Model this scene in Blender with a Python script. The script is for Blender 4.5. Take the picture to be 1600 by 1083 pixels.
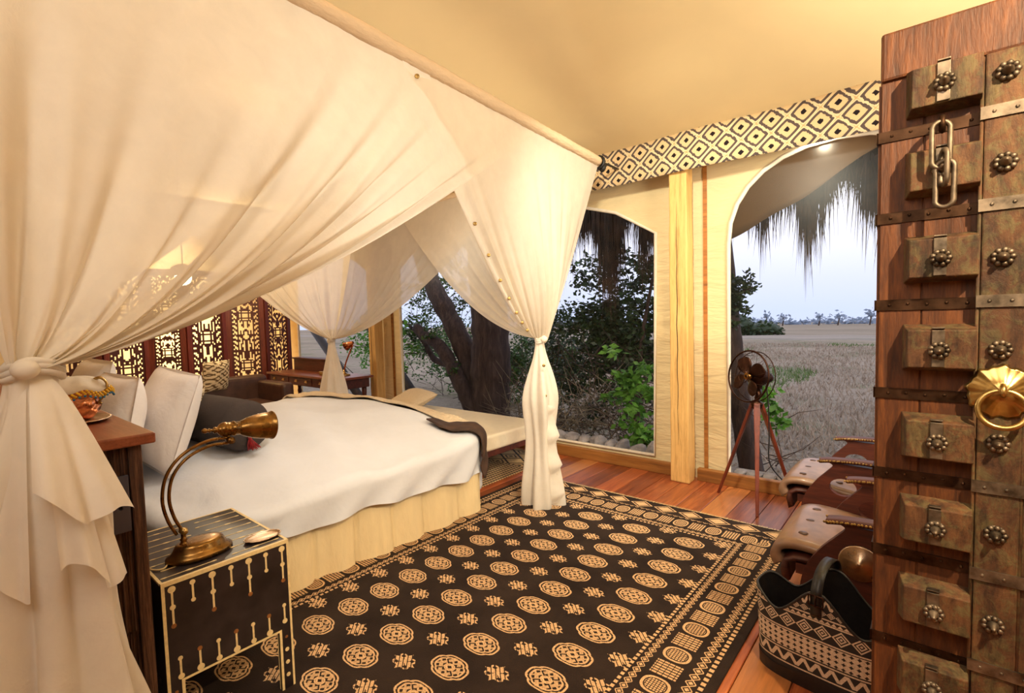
import bpy, bmesh, math, random
from mathutils import Vector, Matrix, Euler
from math import sin, cos, pi, radians, sqrt, exp, floor as ifloor
random.seed(7)
C = bpy.context.scene.collection
for o in list(bpy.data.objects): bpy.data.objects.remove(o)
sc = bpy.context.scene

# ------------------------------------------------------------------ camera
cd = bpy.data.cameras.new('camera'); cam = bpy.data.objects.new('camera', cd); C.objects.link(cam)
cd.sensor_width = 36; cd.lens = 779.36/1600*36; cd.clip_start = .05; cd.clip_end = 3000
YAW, PIT, ROL = radians(40.263), radians(3.2015), radians(-1.5628)
cr = Vector((cos(YAW), sin(YAW), 0)); cf = Vector((-sin(YAW)*cos(PIT), cos(YAW)*cos(PIT), -sin(PIT)))
cu = cr.cross(cf)
r2 = cr*cos(ROL)+cu*sin(ROL); u2 = -cr*sin(ROL)+cu*cos(ROL)
cam.matrix_world = Matrix(((r2.x,u2.x,-cf.x,0),(r2.y,u2.y,-cf.y,0),(r2.z,u2.z,-cf.z,1.55),(0,0,0,1)))
sc.camera = cam
# ------------------------------------------------------------------ view, world, lights
vs = sc.view_settings; vs.view_transform = 'Standard'; vs.look = 'None'; vs.gamma = 1; vs.use_curve_mapping = False
vs.exposure = 0.0
sc.cycles.use_denoising = True
sc.cycles.max_bounces = 10; sc.cycles.transparent_max_bounces = 24; sc.cycles.diffuse_bounces = 5
sc.cycles.sample_clamp_indirect = 6
w = bpy.data.worlds.new('dusk_sky'); sc.world = w; w.use_nodes = True
nt = w.node_tree; nt.nodes.clear()
wo = nt.nodes.new('ShaderNodeOutputWorld'); bg = nt.nodes.new('ShaderNodeBackground')
tc = nt.nodes.new('ShaderNodeTexCoord'); sp = nt.nodes.new('ShaderNodeSeparateXYZ'); rp = nt.nodes.new('ShaderNodeValToRGB')
nt.links.new(tc.outputs['Generated'], sp.inputs[0]); nt.links.new(sp.outputs['Z'], rp.inputs[0])
nt.links.new(rp.outputs[0], bg.inputs[0]); nt.links.new(bg.outputs[0], wo.inputs[0])
e = rp.color_ramp.elements
e[0].position = 0.0; e[0].color = (.58,.66,.88,1)
e[1].position = 1.0; e[1].color = (.60,.68,.92,1)
for p_, c_ in ((.05,(.66,.71,.90,1)),(.16,(.88,.88,1.0,1)),(.35,(.95,.95,1.0,1))):
    el = e.new(p_); el.color = c_
bg.inputs[1].default_value = 1.38

def lamp(name, kind, loc, power, col, size=.1, target=None, spot=None, blend=.5, sy=None):
    l = bpy.data.lights.new(name, kind); l.energy = power; l.color = col
    if kind == 'AREA':
        l.size = size
        if sy: l.shape = 'RECTANGLE'; l.size_y = sy
    else: l.shadow_soft_size = size
    if kind == 'SPOT': l.spot_size = radians(spot); l.spot_blend = blend
    o = bpy.data.objects.new(name, l); o.location = loc; C.objects.link(o)
    if target is not None:
        o.rotation_euler = (Vector(target)-Vector(loc)).to_track_quat('-Z','Y').to_euler()
    return o
WARM = (1,.70,.38); WARM2 = (1,.80,.56); AMB = (1,.62,.28); SOFT = (1,.88,.72)
lamp('bed_net_fill','POINT',(-2.75,1.35,2.05),20,(1,.94,.82),.1)  # added source behind the near net to make it glow; no lamp here
lamp('bed_fill_spot','SPOT',(-2.9,.7,2.75),10,(.80,.90,1),.12,(-3.9,2.3,.6),95,.8)  # added cool spot that whitens the bed linen; no reading lamp
lamp('canopy_far_light','POINT',(-4.4,2.0,2.45),11,(1,.93,.82),.2)
lamp('ceiling_fill','POINT',(-1.7,.4,3.55),14,(1,.68,.32),.2)  # added source out of view that warms the ceiling canvas; no fixture
lamp('ceiling_bounce_light','AREA',(1.25,2.5,2.3),105,(1,.92,.74),.9,(-.8,3.5,3.6))  # added upward fill beside the view, brightens the right of the ceiling
lamp('canopy_top_light','POINT',(-4.4,1.8,3.2),11,AMB,.3)  # added amber fill above the canopy, yellows ceiling and net top
lamp('room_fill','AREA',(-.2,-.6,3.0),36,(1,.88,.72),1.2,(-1.7,2.4,.6))  # added soft front fill from behind the camera
lamp('door_spot_light','SPOT',(.78,.84,2.72),280,(1,.76,.46),.02,(.05,1.85,1.15),95,.5)
lamp('window_wall_light','SPOT',(-.70,4.52,2.90),60,(1,.86,.60),.03,(-.68,4.64,2.3),160,.9)
lamp('fan_corner_light','SPOT',(-1.0,2.2,3.15),300,(1,.92,.70),.1,(-1.9,4.6,1.3),95,.8)  # added spot without a fixture, lifts the canvas wall by the fan
lamp('desk_corner_light','POINT',(-7.6,2.9,2.7),80,(1,.82,.56),.15)
lamp('screen_back_light','AREA',(-9.55,2.9,1.6),130,(1,.80,.48),1.0,(-9.95,2.9,1.4),sy=3.2)
lamp('foot_light','POINT',(-3.6,3.2,2.4),9,(1,.88,.70),.15)

# ------------------------------------------------------------------ helpers
def srgb(r,g,b):
    f = lambda v: (v/255)/12.92 if v <= 10 else (((v/255)+.055)/1.055)**2.4
    return (f(r),f(g),f(b),1)

class MB:
    def __init__(s): s.v = []; s.f = []
    def add(s, vs_, fs):
        b = len(s.v); s.v += [tuple(p) for p in vs_]; s.f += [tuple(b+i for i in f_) for f_ in fs]; return s
    def box(s, c, d, M=None):
        x,y,z = (k/2 for k in d)
        P = [Vector((sx*x,sy*y,sz*z)) for sx in (-1,1) for sy in (-1,1) for sz in (-1,1)]
        if M is not None: P = [M@p for p in P]
        P = [p+Vector(c) for p in P]
        return s.add(P, [(0,1,3,2),(4,6,7,5),(0,4,5,1),(2,3,7,6),(0,2,6,4),(1,5,7,3)])
    def bx(s, a, b):   # from corner to corner
        return s.box([(a[i]+b[i])/2 for i in range(3)], [abs(b[i]-a[i]) for i in range(3)])
    def tube(s, pts, r, n=8, closed=False, cap=True):
        pts = [Vector(p) for p in pts]; N = len(pts); vs_ = []; fs = []
        up = Vector((0,0,1)); prev = None
        for i,p in enumerate(pts):
            if closed: t = pts[(i+1)%N]-pts[i-1]
            else: t = pts[min(i+1,N-1)]-pts[max(i-1,0)]
            t.normalize()
            if prev is None:
                a = t.cross(up)
                if a.length < 1e-3: a = t.cross(Vector((1,0,0)))
            else: a = prev - t*prev.dot(t)
            a.normalize(); prev = a; b = t.cross(a)
            ri = r[i] if isinstance(r,(list,tuple)) else r
            for k in range(n):
                th = 2*pi*k/n; vs_.append(p+a*(ri*cos(th))+b*(ri*sin(th)))
        M_ = N if closed else N-1
        for i in range(M_):
            j = (i+1)%N
            for k in range(n):
                l = (k+1)%n; fs.append((i*n+k, i*n+l, j*n+l, j*n+k))
        if cap and not closed:
            fs.append(tuple(range(n))[::-1]); fs.append(tuple((N-1)*n+k for k in range(n)))
        return s.add(vs_, fs)
    def lathe(s, prof, n=24, M=None, sx=1, sy=1, cap=True):   # prof of (r, z) round z
        vs_ = []; fs = []; N = len(prof)
        for r,z in prof:
            for k in range(n):
                th = 2*pi*k/n; p = Vector((r*cos(th)*sx, r*sin(th)*sy, z))
                vs_.append(M@p if M is not None else p)
        for i in range(N-1):
            for k in range(n):
                l = (k+1)%n; fs.append((i*n+k, i*n+l, (i+1)*n+l, (i+1)*n+k))
        if cap:
            if prof[0][0] > 1e-4: fs.append(tuple(range(n))[::-1])
            if prof[-1][0] > 1e-4: fs.append(tuple((N-1)*n+k for k in range(n)))
        return s.add(vs_, fs)
    def ell(s, c, r, n=12, m=8, M=None):
        prof = [(sin(pi*i/m), -cos(pi*i/m)) for i in range(m+1)]
        prof[0] = (1e-5,-1); prof[-1] = (1e-5,1)
        T = Matrix.Translation(Vector(c)) @ (M.to_4x4() if M is not None else Matrix.Identity(4)) @ Matrix.Diagonal((r[0],r[1],r[2],1))
        return s.lathe(prof, n, T, cap=False)
    def grid(s, fn, nu, nv, cu_=False, flip=False):
        vs_ = [fn(i/(nu-1 if not cu_ else nu), j/(nv-1)) for i in range(nu) for j in range(nv)]
        fs = []
        for i in range(nu if cu_ else nu-1):
            i2 = (i+1)%nu
            for j in range(nv-1):
                q = (i*nv+j, i2*nv+j, i2*nv+j+1, i*nv+j+1); fs.append(q[::-1] if flip else q)
        return s.add(vs_, fs)
    def prism(s, pts, M, depth):   # outline in local xy, extruded along local z
        n = len(pts)
        vs_ = [M@Vector((x,y,0)) for x,y in pts] + [M@Vector((x,y,depth)) for x,y in pts]
        fs = [tuple(range(n))[::-1], tuple(range(n,2*n))] + [(i,(i+1)%n,n+(i+1)%n,n+i) for i in range(n)]
        return s.add(vs_, fs)

def holed(outer, holes, M, depth):
    """plate with holes: MB from an outline and hole outlines (local xy), extruded along local z"""
    bm = bmesh.new(); edges = []
    for loop in [outer]+holes:
        vv = [bm.verts.new((x,y,0)) for x,y in loop]
        edges += [bm.edges.new((vv[i],vv[(i+1)%len(vv)])) for i in range(len(vv))]
    g = bmesh.ops.triangle_fill(bm, use_beauty=True, use_dissolve=False, edges=edges)
    fs = [f for f in bm.faces]
    ex = bmesh.ops.extrude_face_region(bm, geom=fs)
    bmesh.ops.translate(bm, vec=(0,0,depth), verts=[v for v in ex['geom'] if isinstance(v,bmesh.types.BMVert)])
    bmesh.ops.recalc_face_normals(bm, faces=bm.faces)
    bm.verts.index_update()
    mb = MB(); mb.add([M@v.co for v in bm.verts], [tuple(v.index for v in f.verts) for f in bm.faces]); bm.free()
    return mb

def frame(o, x, y):   # matrix with local x, y, z = x cross y
    x = Vector(x).normalized(); y = Vector(y).normalized(); z = x.cross(y)
    return Matrix(((x.x,y.x,z.x,o[0]),(x.y,y.y,z.y,o[1]),(x.z,y.z,z.z,o[2]),(0,0,0,1)))

def obj(name, mb, mat, parent=None, smooth=False, bevel=0, seg=2, solid=0, sub=0, kind=None, local=False, label=None, recalc=True):
    me = bpy.data.meshes.new(name)
    off = Vector((0,0,0))
    if parent is not None and not local:
        p = parent
        while p is not None: off += p.location; p = p.parent
    me.from_pydata([(v[0]-off.x, v[1]-off.y, v[2]-off.z) for v in mb.v], [], mb.f)
    if recalc:
        b = bmesh.new(); b.from_mesh(me); bmesh.ops.recalc_face_normals(b, faces=b.faces); b.to_mesh(me); b.free()
    if isinstance(mat, (list,tuple)):
        for m_ in mat: me.materials.append(m_)
    elif mat: me.materials.append(mat)
    if smooth: me.polygons.foreach_set('use_smooth', [True]*len(me.polygons))
    o = bpy.data.objects.new(name, me); C.objects.link(o)
    if parent is not None: o.parent = parent
    if bevel:
        m = o.modifiers.new('bevel','BEVEL'); m.width = bevel; m.segments = seg; m.limit_method = 'ANGLE'; m.angle_limit = radians(40)
    if solid:
        m = o.modifiers.new('solid','SOLIDIFY'); m.thickness = solid; m.offset = 0
    if sub:
        m = o.modifiers.new('sub','SUBSURF'); m.levels = sub; m.render_levels = sub
    if kind: o['kind'] = kind
    if label: o['label'] = label
    return o
def smooth_by_angle(o, a=40):
    me = o.data
    try: me.set_sharp_from_angle(angle=radians(a))
    except Exception: pass
    return o
def thing(name, label, cat, loc=(0,0,0), rz=0, group=None):
    o = bpy.data.objects.new(name, None); C.objects.link(o); o.location = loc; o.rotation_euler = (0,0,rz)
    o.empty_display_size = .1
    return tag(o, label, cat, group)
def tag(o, label, cat, group=None):
    o['label'] = label; o['category'] = cat
    if group: o['group'] = group
    return o
def struct(name, mb, mat, parent=None, **k):
    o = obj(name, mb, mat, parent, **k); o['kind'] = 'structure'; return o
def copy_part(src, parent, loc=None, rot=None):
    o = src.copy(); C.objects.link(o); o.parent = parent
    if loc is not None: o.location = loc
    if rot is not None: o.rotation_euler = rot
    return o
def copy_tree(o, parent=None):
    c = o.copy(); C.objects.link(c)
    if parent is not None: c.parent = parent
    for ch in list(o.children): copy_tree(ch, c)
    return c
def sstep(a,b,x):
    t = max(0,min(1,(x-a)/(b-a))); return t*t*(3-2*t)
def lerp(a,b,t): return a+(b-a)*t
def hsh(i,j=0,k=0):
    v = sin(i*127.1+j*311.7+k*74.7)*43758.5453; return v-ifloor(v)
def crv(pts, n=8):   # catmull-rom through points
    P = [Vector(p) for p in pts]; P = [P[0]*2-P[1]]+P+[P[-1]*2-P[-2]]; out = []
    for i in range(1,len(P)-2):
        for k in range(n):
            t = k/n; a,b,c,d = P[i-1],P[i],P[i+1],P[i+2]
            out.append(.5*((2*b)+(c-a)*t+(2*a-5*b+4*c-d)*t*t+(3*b-a-3*c+d)*t**3))
    out.append(P[-2]); return out

# ---------- shader expressions
class S:
    def __init__(s, t, x): s.t = t; s.x = x
    def op(s, o, *a):
        n = s.t.nodes.new('ShaderNodeMath'); n.operation = o
        for i,v in enumerate((s,)+a):
            v = v.x if isinstance(v,S) else v
            if isinstance(v,(int,float)): n.inputs[i].default_value = v
            else: s.t.links.new(v, n.inputs[i])
        return S(s.t, n.outputs[0])
    def __add__(s,o): return s.op('ADD',o)
    __radd__ = __add__
    def __sub__(s,o): return s.op('SUBTRACT',o)
    def __rsub__(s,o): return (s*-1)+o
    def __mul__(s,o): return s.op('MULTIPLY',o)
    __rmul__ = __mul__
    def __truediv__(s,o): return s.op('DIVIDE',o)
    def abs(s): return s.op('ABSOLUTE')
    def fr(s): return s.op('FRACT')
    def fl(s): return s.op('FLOOR')
    def sin(s): return s.op('SINE')
    def sqrt(s): return s.op('SQRT')
    def pw(s,k): return s.op('POWER',k)
    def mn(s,o): return s.op('MINIMUM',o)
    def mx(s,o): return s.op('MAXIMUM',o)
    def lt(s,o): return s.op('LESS_THAN',o)
    def gt(s,o): return s.op('GREATER_THAN',o)
    def band(s,a,b): return s.gt(a)*s.lt(b)
    def cell(s,p,o=0): return ((s-o)/p+.5).fr()-.5     # -0.5..0.5 round each multiple of p
    def inv(s): return 1-s

def newmat(name):
    m = bpy.data.materials.new(name); m.use_nodes = True
    t = m.node_tree; t.nodes.clear()
    out = t.nodes.new('ShaderNodeOutputMaterial'); b = t.nodes.new('ShaderNodeBsdfPrincipled')
    t.links.new(b.outputs[0], out.inputs[0]); return m,t,b,out
def coords(t, scale=(1,1,1), kind='Object', rot=(0,0,0)):
    c = t.nodes.new('ShaderNodeTexCoord'); m = t.nodes.new('ShaderNodeMapping')
    m.inputs['Scale'].default_value = scale; m.inputs['Rotation'].default_value = rot
    t.links.new(c.outputs[kind], m.inputs[0]); return m.outputs[0]
def noise(t, vec, sc_=5, det=4, rough=.55, dist=0):
    n = t.nodes.new('ShaderNodeTexNoise'); n.inputs['Scale'].default_value = sc_; n.inputs['Detail'].default_value = det
    n.inputs['Roughness'].default_value = rough; n.inputs['Distortion'].default_value = dist
    t.links.new(vec, n.inputs['Vector']); return n.outputs['Fac']
def ramp(t, fac, stops):
    r = t.nodes.new('ShaderNodeValToRGB'); el = r.color_ramp.elements
    el[0].position, el[0].color = stops[0]; el[1].position, el[1].color = stops[-1]
    for p_,c_ in stops[1:-1]:
        k = el.new(p_); k.color = c_
    t.links.new(fac, r.inputs[0]); return r.outputs[0]
def mixc(t, fac, a, b, mode='MIX'):
    m = t.nodes.new('ShaderNodeMix'); m.data_type = 'RGBA'; m.blend_type = mode
    if isinstance(fac,(int,float)): m.inputs[0].default_value = fac
    else: t.links.new(fac.x if isinstance(fac,S) else fac, m.inputs[0])
    for i,c in ((6,a),(7,b)):
        if isinstance(c,tuple): m.inputs[i].default_value = c
        else: t.links.new(c, m.inputs[i])
    return m.outputs[2]
def bump(t, b, h, strength=.3, dist=.01):
    n = t.nodes.new('ShaderNodeBump'); n.inputs['Strength'].default_value = strength; n.inputs['Distance'].default_value = dist
    t.links.new(h.x if isinstance(h,S) else h, n.inputs['Height']); t.links.new(n.outputs[0], b.inputs['Normal']); return n
def rand(t):
    n = t.nodes.new('ShaderNodeObjectInfo'); return S(t, n.outputs['Random'])
def xyz(t, kind='Object'):
    c = t.nodes.new('ShaderNodeTexCoord'); s_ = t.nodes.new('ShaderNodeSeparateXYZ')
    t.links.new(c.outputs[kind], s_.inputs[0]); return [S(t,o) for o in s_.outputs]

def m_plain(name, col, rough=.6, metal=0, var=.12, sc_=12, bmp=.1, spec=.5, coat=0):
    m,t,b,o = newmat(name); v = coords(t); n = noise(t, v, sc_)
    d = tuple(c*(1-var*2) for c in col[:3])+(1,); l = tuple(min(1,c*(1+var)) for c in col[:3])+(1,)
    t.links.new(ramp(t, n, [(.3,d),(.7,l)]), b.inputs['Base Color'])
    b.inputs['Roughness'].default_value = rough; b.inputs['Metallic'].default_value = metal
    b.inputs['Specular IOR Level'].default_value = spec; b.inputs['Coat Weight'].default_value = coat
    if bmp: bump(t, b, noise(t, v, sc_*4), bmp, .004)
    return m
def m_wood(name, stops, axis='y', sc_=1.0, rough=.45, bmp=.25, stretch=14, perobj=.25, coat=0, kind='Object', grainscale=1.0, tan=False):
    m,t,b,o = newmat(name)
    s_ = {'x':(1,stretch,stretch),'y':(stretch,1,stretch),'z':(stretch,stretch,1)}[axis]
    c = t.nodes.new('ShaderNodeTexCoord'); mp = t.nodes.new('ShaderNodeMapping'); mp.inputs['Scale'].default_value = tuple(k*sc_ for k in s_)
    r = rand(t); cm = t.nodes.new('ShaderNodeCombineXYZ'); k = (r*37.0)
    for i in range(3): t.links.new(k.x, cm.inputs[i])
    va = t.nodes.new('ShaderNodeVectorMath'); va.operation = 'ADD'
    t.links.new(c.outputs[kind], va.inputs[0]); t.links.new(cm.outputs[0], va.inputs[1]); t.links.new(va.outputs[0], mp.inputs[0])
    n = S(t, noise(t, mp.outputs[0], 1.6*grainscale, 8, .65, .6)); n2 = S(t, noise(t, mp.outputs[0], 9*grainscale, 3, .6))
    fac = n*.75+n2*.25
    col = ramp(t, fac.x, stops)
    hv = t.nodes.new('ShaderNodeHueSaturation'); t.links.new(col, hv.inputs['Color'])
    val = (r*2*perobj)+(1-perobj); t.links.new(val.x, hv.inputs['Value'])
    last = hv.outputs[0]
    if tan: last = mixc(t, ((r*7.31).fr()).gt(.76)*.30, last, srgb(206,152,88))
    t.links.new(last, b.inputs['Base Color'])
    b.inputs['Roughness'].default_value = rough; b.inputs['Coat Weight'].default_value = coat; b.inputs['Coat Roughness'].default_value = .15
    bump(t, b, fac, bmp, .006); return m
def m_metal(name, col, rough=.3, dirt=.3):
    m,t,b,o = newmat(name); v = coords(t); n = noise(t, v, 25, 5)
    t.links.new(ramp(t, n, [(.3,tuple(c*(1-dirt) for c in col[:3])+(1,)),(.65,col)]), b.inputs['Base Color'])
    b.inputs['Metallic'].default_value = 1
    rr = S(t,n)*.25+(rough-.12); t.links.new(rr.x, b.inputs['Roughness']); return m
def m_cloth(name, col, trans=.0, see=0, wr=.25, rough=.9, sc_=7, stretch=(1,1,1), weave=0):
    """woven cloth: diffuse, part translucent, optionally a little see-through"""
    m,t,b,o = newmat(name); v = coords(t, stretch); n = noise(t, v, sc_, 4, .6, .3)
    d = tuple(c*.93 for c in col[:3])+(1,)
    cc = ramp(t, n, [(.3,d),(.7,col)]); t.links.new(cc, b.inputs['Base Color'])
    b.inputs['Roughness'].default_value = rough; b.inputs['Specular IOR Level'].default_value = .1
    bn = bump(t, b, n, wr, .03); last = b.outputs[0]
    if trans:
        tr = t.nodes.new('ShaderNodeBsdfTranslucent'); t.links.new(cc, tr.inputs[0]); t.links.new(bn.outputs[0], tr.inputs['Normal'])
        mx = t.nodes.new('ShaderNodeMixShader'); mx.inputs[0].default_value = trans
        t.links.new(last, mx.inputs[1]); t.links.new(tr.outputs[0], mx.inputs[2]); last = mx.outputs[0]
    if see:
        tp = t.nodes.new('ShaderNodeBsdfTransparent'); mx = t.nodes.new('ShaderNodeMixShader'); mx.inputs[0].default_value = see
        t.links.new(last, mx.inputs[1]); t.links.new(tp.outputs[0], mx.inputs[2]); last = mx.outputs[0]
    t.links.new(last, o.inputs[0]); return m

M = {}
M['canvas'] = m_cloth('cream_canvas', srgb(233,212,168), trans=.12, wr=1.0, sc_=2.6, stretch=(.8,1,3))
M['ceiling'] = m_cloth('ceiling_canvas', srgb(238,214,166), trans=.1, wr=.25, sc_=1.2)
M['net'] = m_cloth('sheer_cotton', srgb(246,238,224), trans=.5, see=.10, wr=.18, sc_=9)
M['net2'] = m_cloth('sheer_cotton_thick', srgb(248,242,232), trans=.4, see=.0, wr=.18, sc_=9)
M['piping'] = m_plain('white_piping', srgb(226,214,196), .8, var=.05)
M['linen'] = m_cloth('white_linen', srgb(222,226,236), wr=.35, sc_=3.5)
M['pillow'] = m_cloth('pillow_cotton', srgb(236,230,228), wr=.3, sc_=5)
M['skirt'] = m_cloth('bed_skirt', srgb(240,218,172), wr=.4, sc_=5, stretch=(3,3,1))
M['throw'] = m_cloth('cream_throw', srgb(226,206,176), wr=.7, sc_=40)
M['throwdark'] = m_plain('brown_velvet', srgb(70,48,36), .8, var=.2)
M['charcoal'] = m_cloth('charcoal_cloth', srgb(72,64,62), wr=.3, sc_=8)
M['red'] = m_plain('red_silk', srgb(150,20,28), .6, var=.25, sc_=60)
M['white_up'] = m_cloth('cream_upholstery', srgb(238,226,200), wr=.2, sc_=12)
M['sleeve'] = m_cloth('canopy_sleeve', srgb(214,188,156), wr=.4, sc_=14, stretch=(4,1,4))
M['post'] = m_wood('pale_timber', [(.25,srgb(146,104,54)),(.5,srgb(204,162,98)),(.75,srgb(220,182,120))], 'z', 1.4, .7, .5, 16)
M['plank'] = m_wood('floor_timber', [(.2,srgb(70,28,16)),(.45,srgb(134,66,36)),(.62,srgb(168,92,50)),(.85,srgb(206,146,84))], 'y', .9, .32, .18, 18, .35, coat=.2, tan=True)
M['base'] = m_wood('beam_timber', [(.25,srgb(66,36,16)),(.5,srgb(150,96,44)),(.8,srgb(186,130,66))], 'x', .8, .5, .3, 18)
M['old'] = m_wood('weathered_dark_timber', [(.32,srgb(24,14,10)),(.5,srgb(74,46,32)),(.72,srgb(130,92,66))], 'z', 3.0, .8, 1.0, 22, .15)
M['slab'] = m_wood('red_brown_slab', [(.25,srgb(84,40,24)),(.5,srgb(136,72,46)),(.8,srgb(168,98,66))], 'x', 1.2, .38, .25, 12)
M['mahog'] = m_wood('mahogany', [(.25,srgb(34,12,8)),(.5,srgb(78,32,20)),(.8,srgb(112,52,32))], 'x', 1.6, .55, .12, 10, .12, coat=.03)
M['mahogz'] = m_wood('mahogany_upright', [(.25,srgb(58,20,12)),(.5,srgb(108,42,22)),(.8,srgb(140,64,36))], 'z', 1.6, .42, .12, 10, .15, coat=.1)
M['bark'] = m_wood('bark', [(.3,srgb(28,20,20)),(.5,srgb(66,50,46)),(.75,srgb(110,88,80))], 'z', 1.6, .9, 1.0, 5, .15)
M['brass'] = m_metal('aged_brass', srgb(152,114,64), .28, .5)
M['brassb'] = m_metal('bright_brass', srgb(206,174,112), .34, .45)
M['copper'] = m_metal('polished_copper', srgb(226,150,112), .2, .25)
M['silver'] = m_metal('tarnished_silver', srgb(206,178,150), .3, .35)
M['bronze'] = m_metal('dark_bronze', srgb(70,46,36), .42, .5)
M['iron'] = m_metal('rusty_iron', srgb(148,134,118), .55, .75)
M['irondark'] = m_metal('dark_iron', srgb(84,62,48), .55, .7)
M['bone'] = m_plain('bone_inlay', srgb(236,212,158), .5, var=.08, sc_=60)
M['bonebrown'] = m_plain('horn_dot', srgb(150,96,50), .5, var=.2, sc_=60)
M['ebony'] = m_plain('black_lacquer', srgb(46,38,40), .35, var=.3, sc_=9, bmp=.02)
M['plastic'] = m_plain('slate_plastic', srgb(66,66,82), .4, var=.04, bmp=0)
M['black'] = m_plain('black_rubber', srgb(16,14,14), .5, var=.1, bmp=0)
M['blackleather'] = m_plain('black_leather', srgb(30,26,26), .4, var=.2, sc_=60, bmp=.2)
M['leather'] = m_plain('tan_leather', srgb(146,112,88), .36, var=.18, sc_=7, bmp=.12, coat=.15)
M['brownleather'] = m_plain('brown_leather', srgb(84,56,44), .4, var=.2, sc_=8)
M['stone'] = m_plain('grey_stone', srgb(150,142,140), .9, var=.25, sc_=6, bmp=.6)
M['awning'] = m_cloth('brown_awning', srgb(170,140,104), wr=.3, sc_=3)
M['strut'] = m_plain('dark_pole', srgb(58,54,58), .7, var=.15)
def m_emit(name, col, st):
    m = bpy.data.materials.new(name); m.use_nodes = True; t = m.node_tree; t.nodes.clear()
    o = t.nodes.new('ShaderNodeOutputMaterial'); e_ = t.nodes.new('ShaderNodeEmission'); e_.inputs[0].default_value = col; e_.inputs[1].default_value = st
    t.links.new(e_.outputs[0], o.inputs[0]); return m
M['bulb'] = m_emit('lit_bulb', (1,.86,.6,1), 14)
def m_leaf(name, a, b_, tr=.3):
    m,t,b,o = newmat(name); v = coords(t); n = noise(t, v, 6, 3)
    cc = ramp(t, n, [(.35,a),(.65,b_)]); t.links.new(cc, b.inputs['Base Color']); b.inputs['Roughness'].default_value = .45
    tl = t.nodes.new('ShaderNodeBsdfTranslucent'); t.links.new(cc, tl.inputs[0])
    mx = t.nodes.new('ShaderNodeMixShader'); mx.inputs[0].default_value = tr
    t.links.new(b.outputs[0], mx.inputs[1]); t.links.new(tl.outputs[0], mx.inputs[2]); t.links.new(mx.outputs[0], o.inputs[0]); return m
M['leaf'] = m_leaf('green_leaves', srgb(34,58,26), srgb(84,122,54))
M['leafdark'] = m_leaf('dark_leaves', srgb(26,42,24), srgb(60,86,46))
M['leafbright'] = m_leaf('fresh_leaves', srgb(58,110,34), srgb(120,176,70))
M['dry'] = m_leaf('dry_brush', srgb(92,78,66), srgb(160,146,124))
M['thatch'] = m_leaf('thatch_straw', srgb(30,20,16), srgb(84,58,42), .15)
M['grass'] = m_leaf('dry_grass', srgb(132,114,98), srgb(196,176,156))
M['greengrass'] = m_leaf('green_grass', srgb(74,96,48), srgb(120,140,78))
# clear plastic window
m,t,b,o_ = newmat('clear_window_film'); M['film'] = m
tp = t.nodes.new('ShaderNodeBsdfTransparent'); tp.inputs[0].default_value = (.96,.96,.97,1)
gl = t.nodes.new('ShaderNodeBsdfGlossy'); gl.inputs['Roughness'].default_value = .32
mx = t.nodes.new('ShaderNodeMixShader'); mx.inputs[0].default_value = .009
t.links.new(tp.outputs[0], mx.inputs[1]); t.links.new(gl.outputs[0], mx.inputs[2]); t.links.new(mx.outputs[0], o_.inputs[0])

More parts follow.
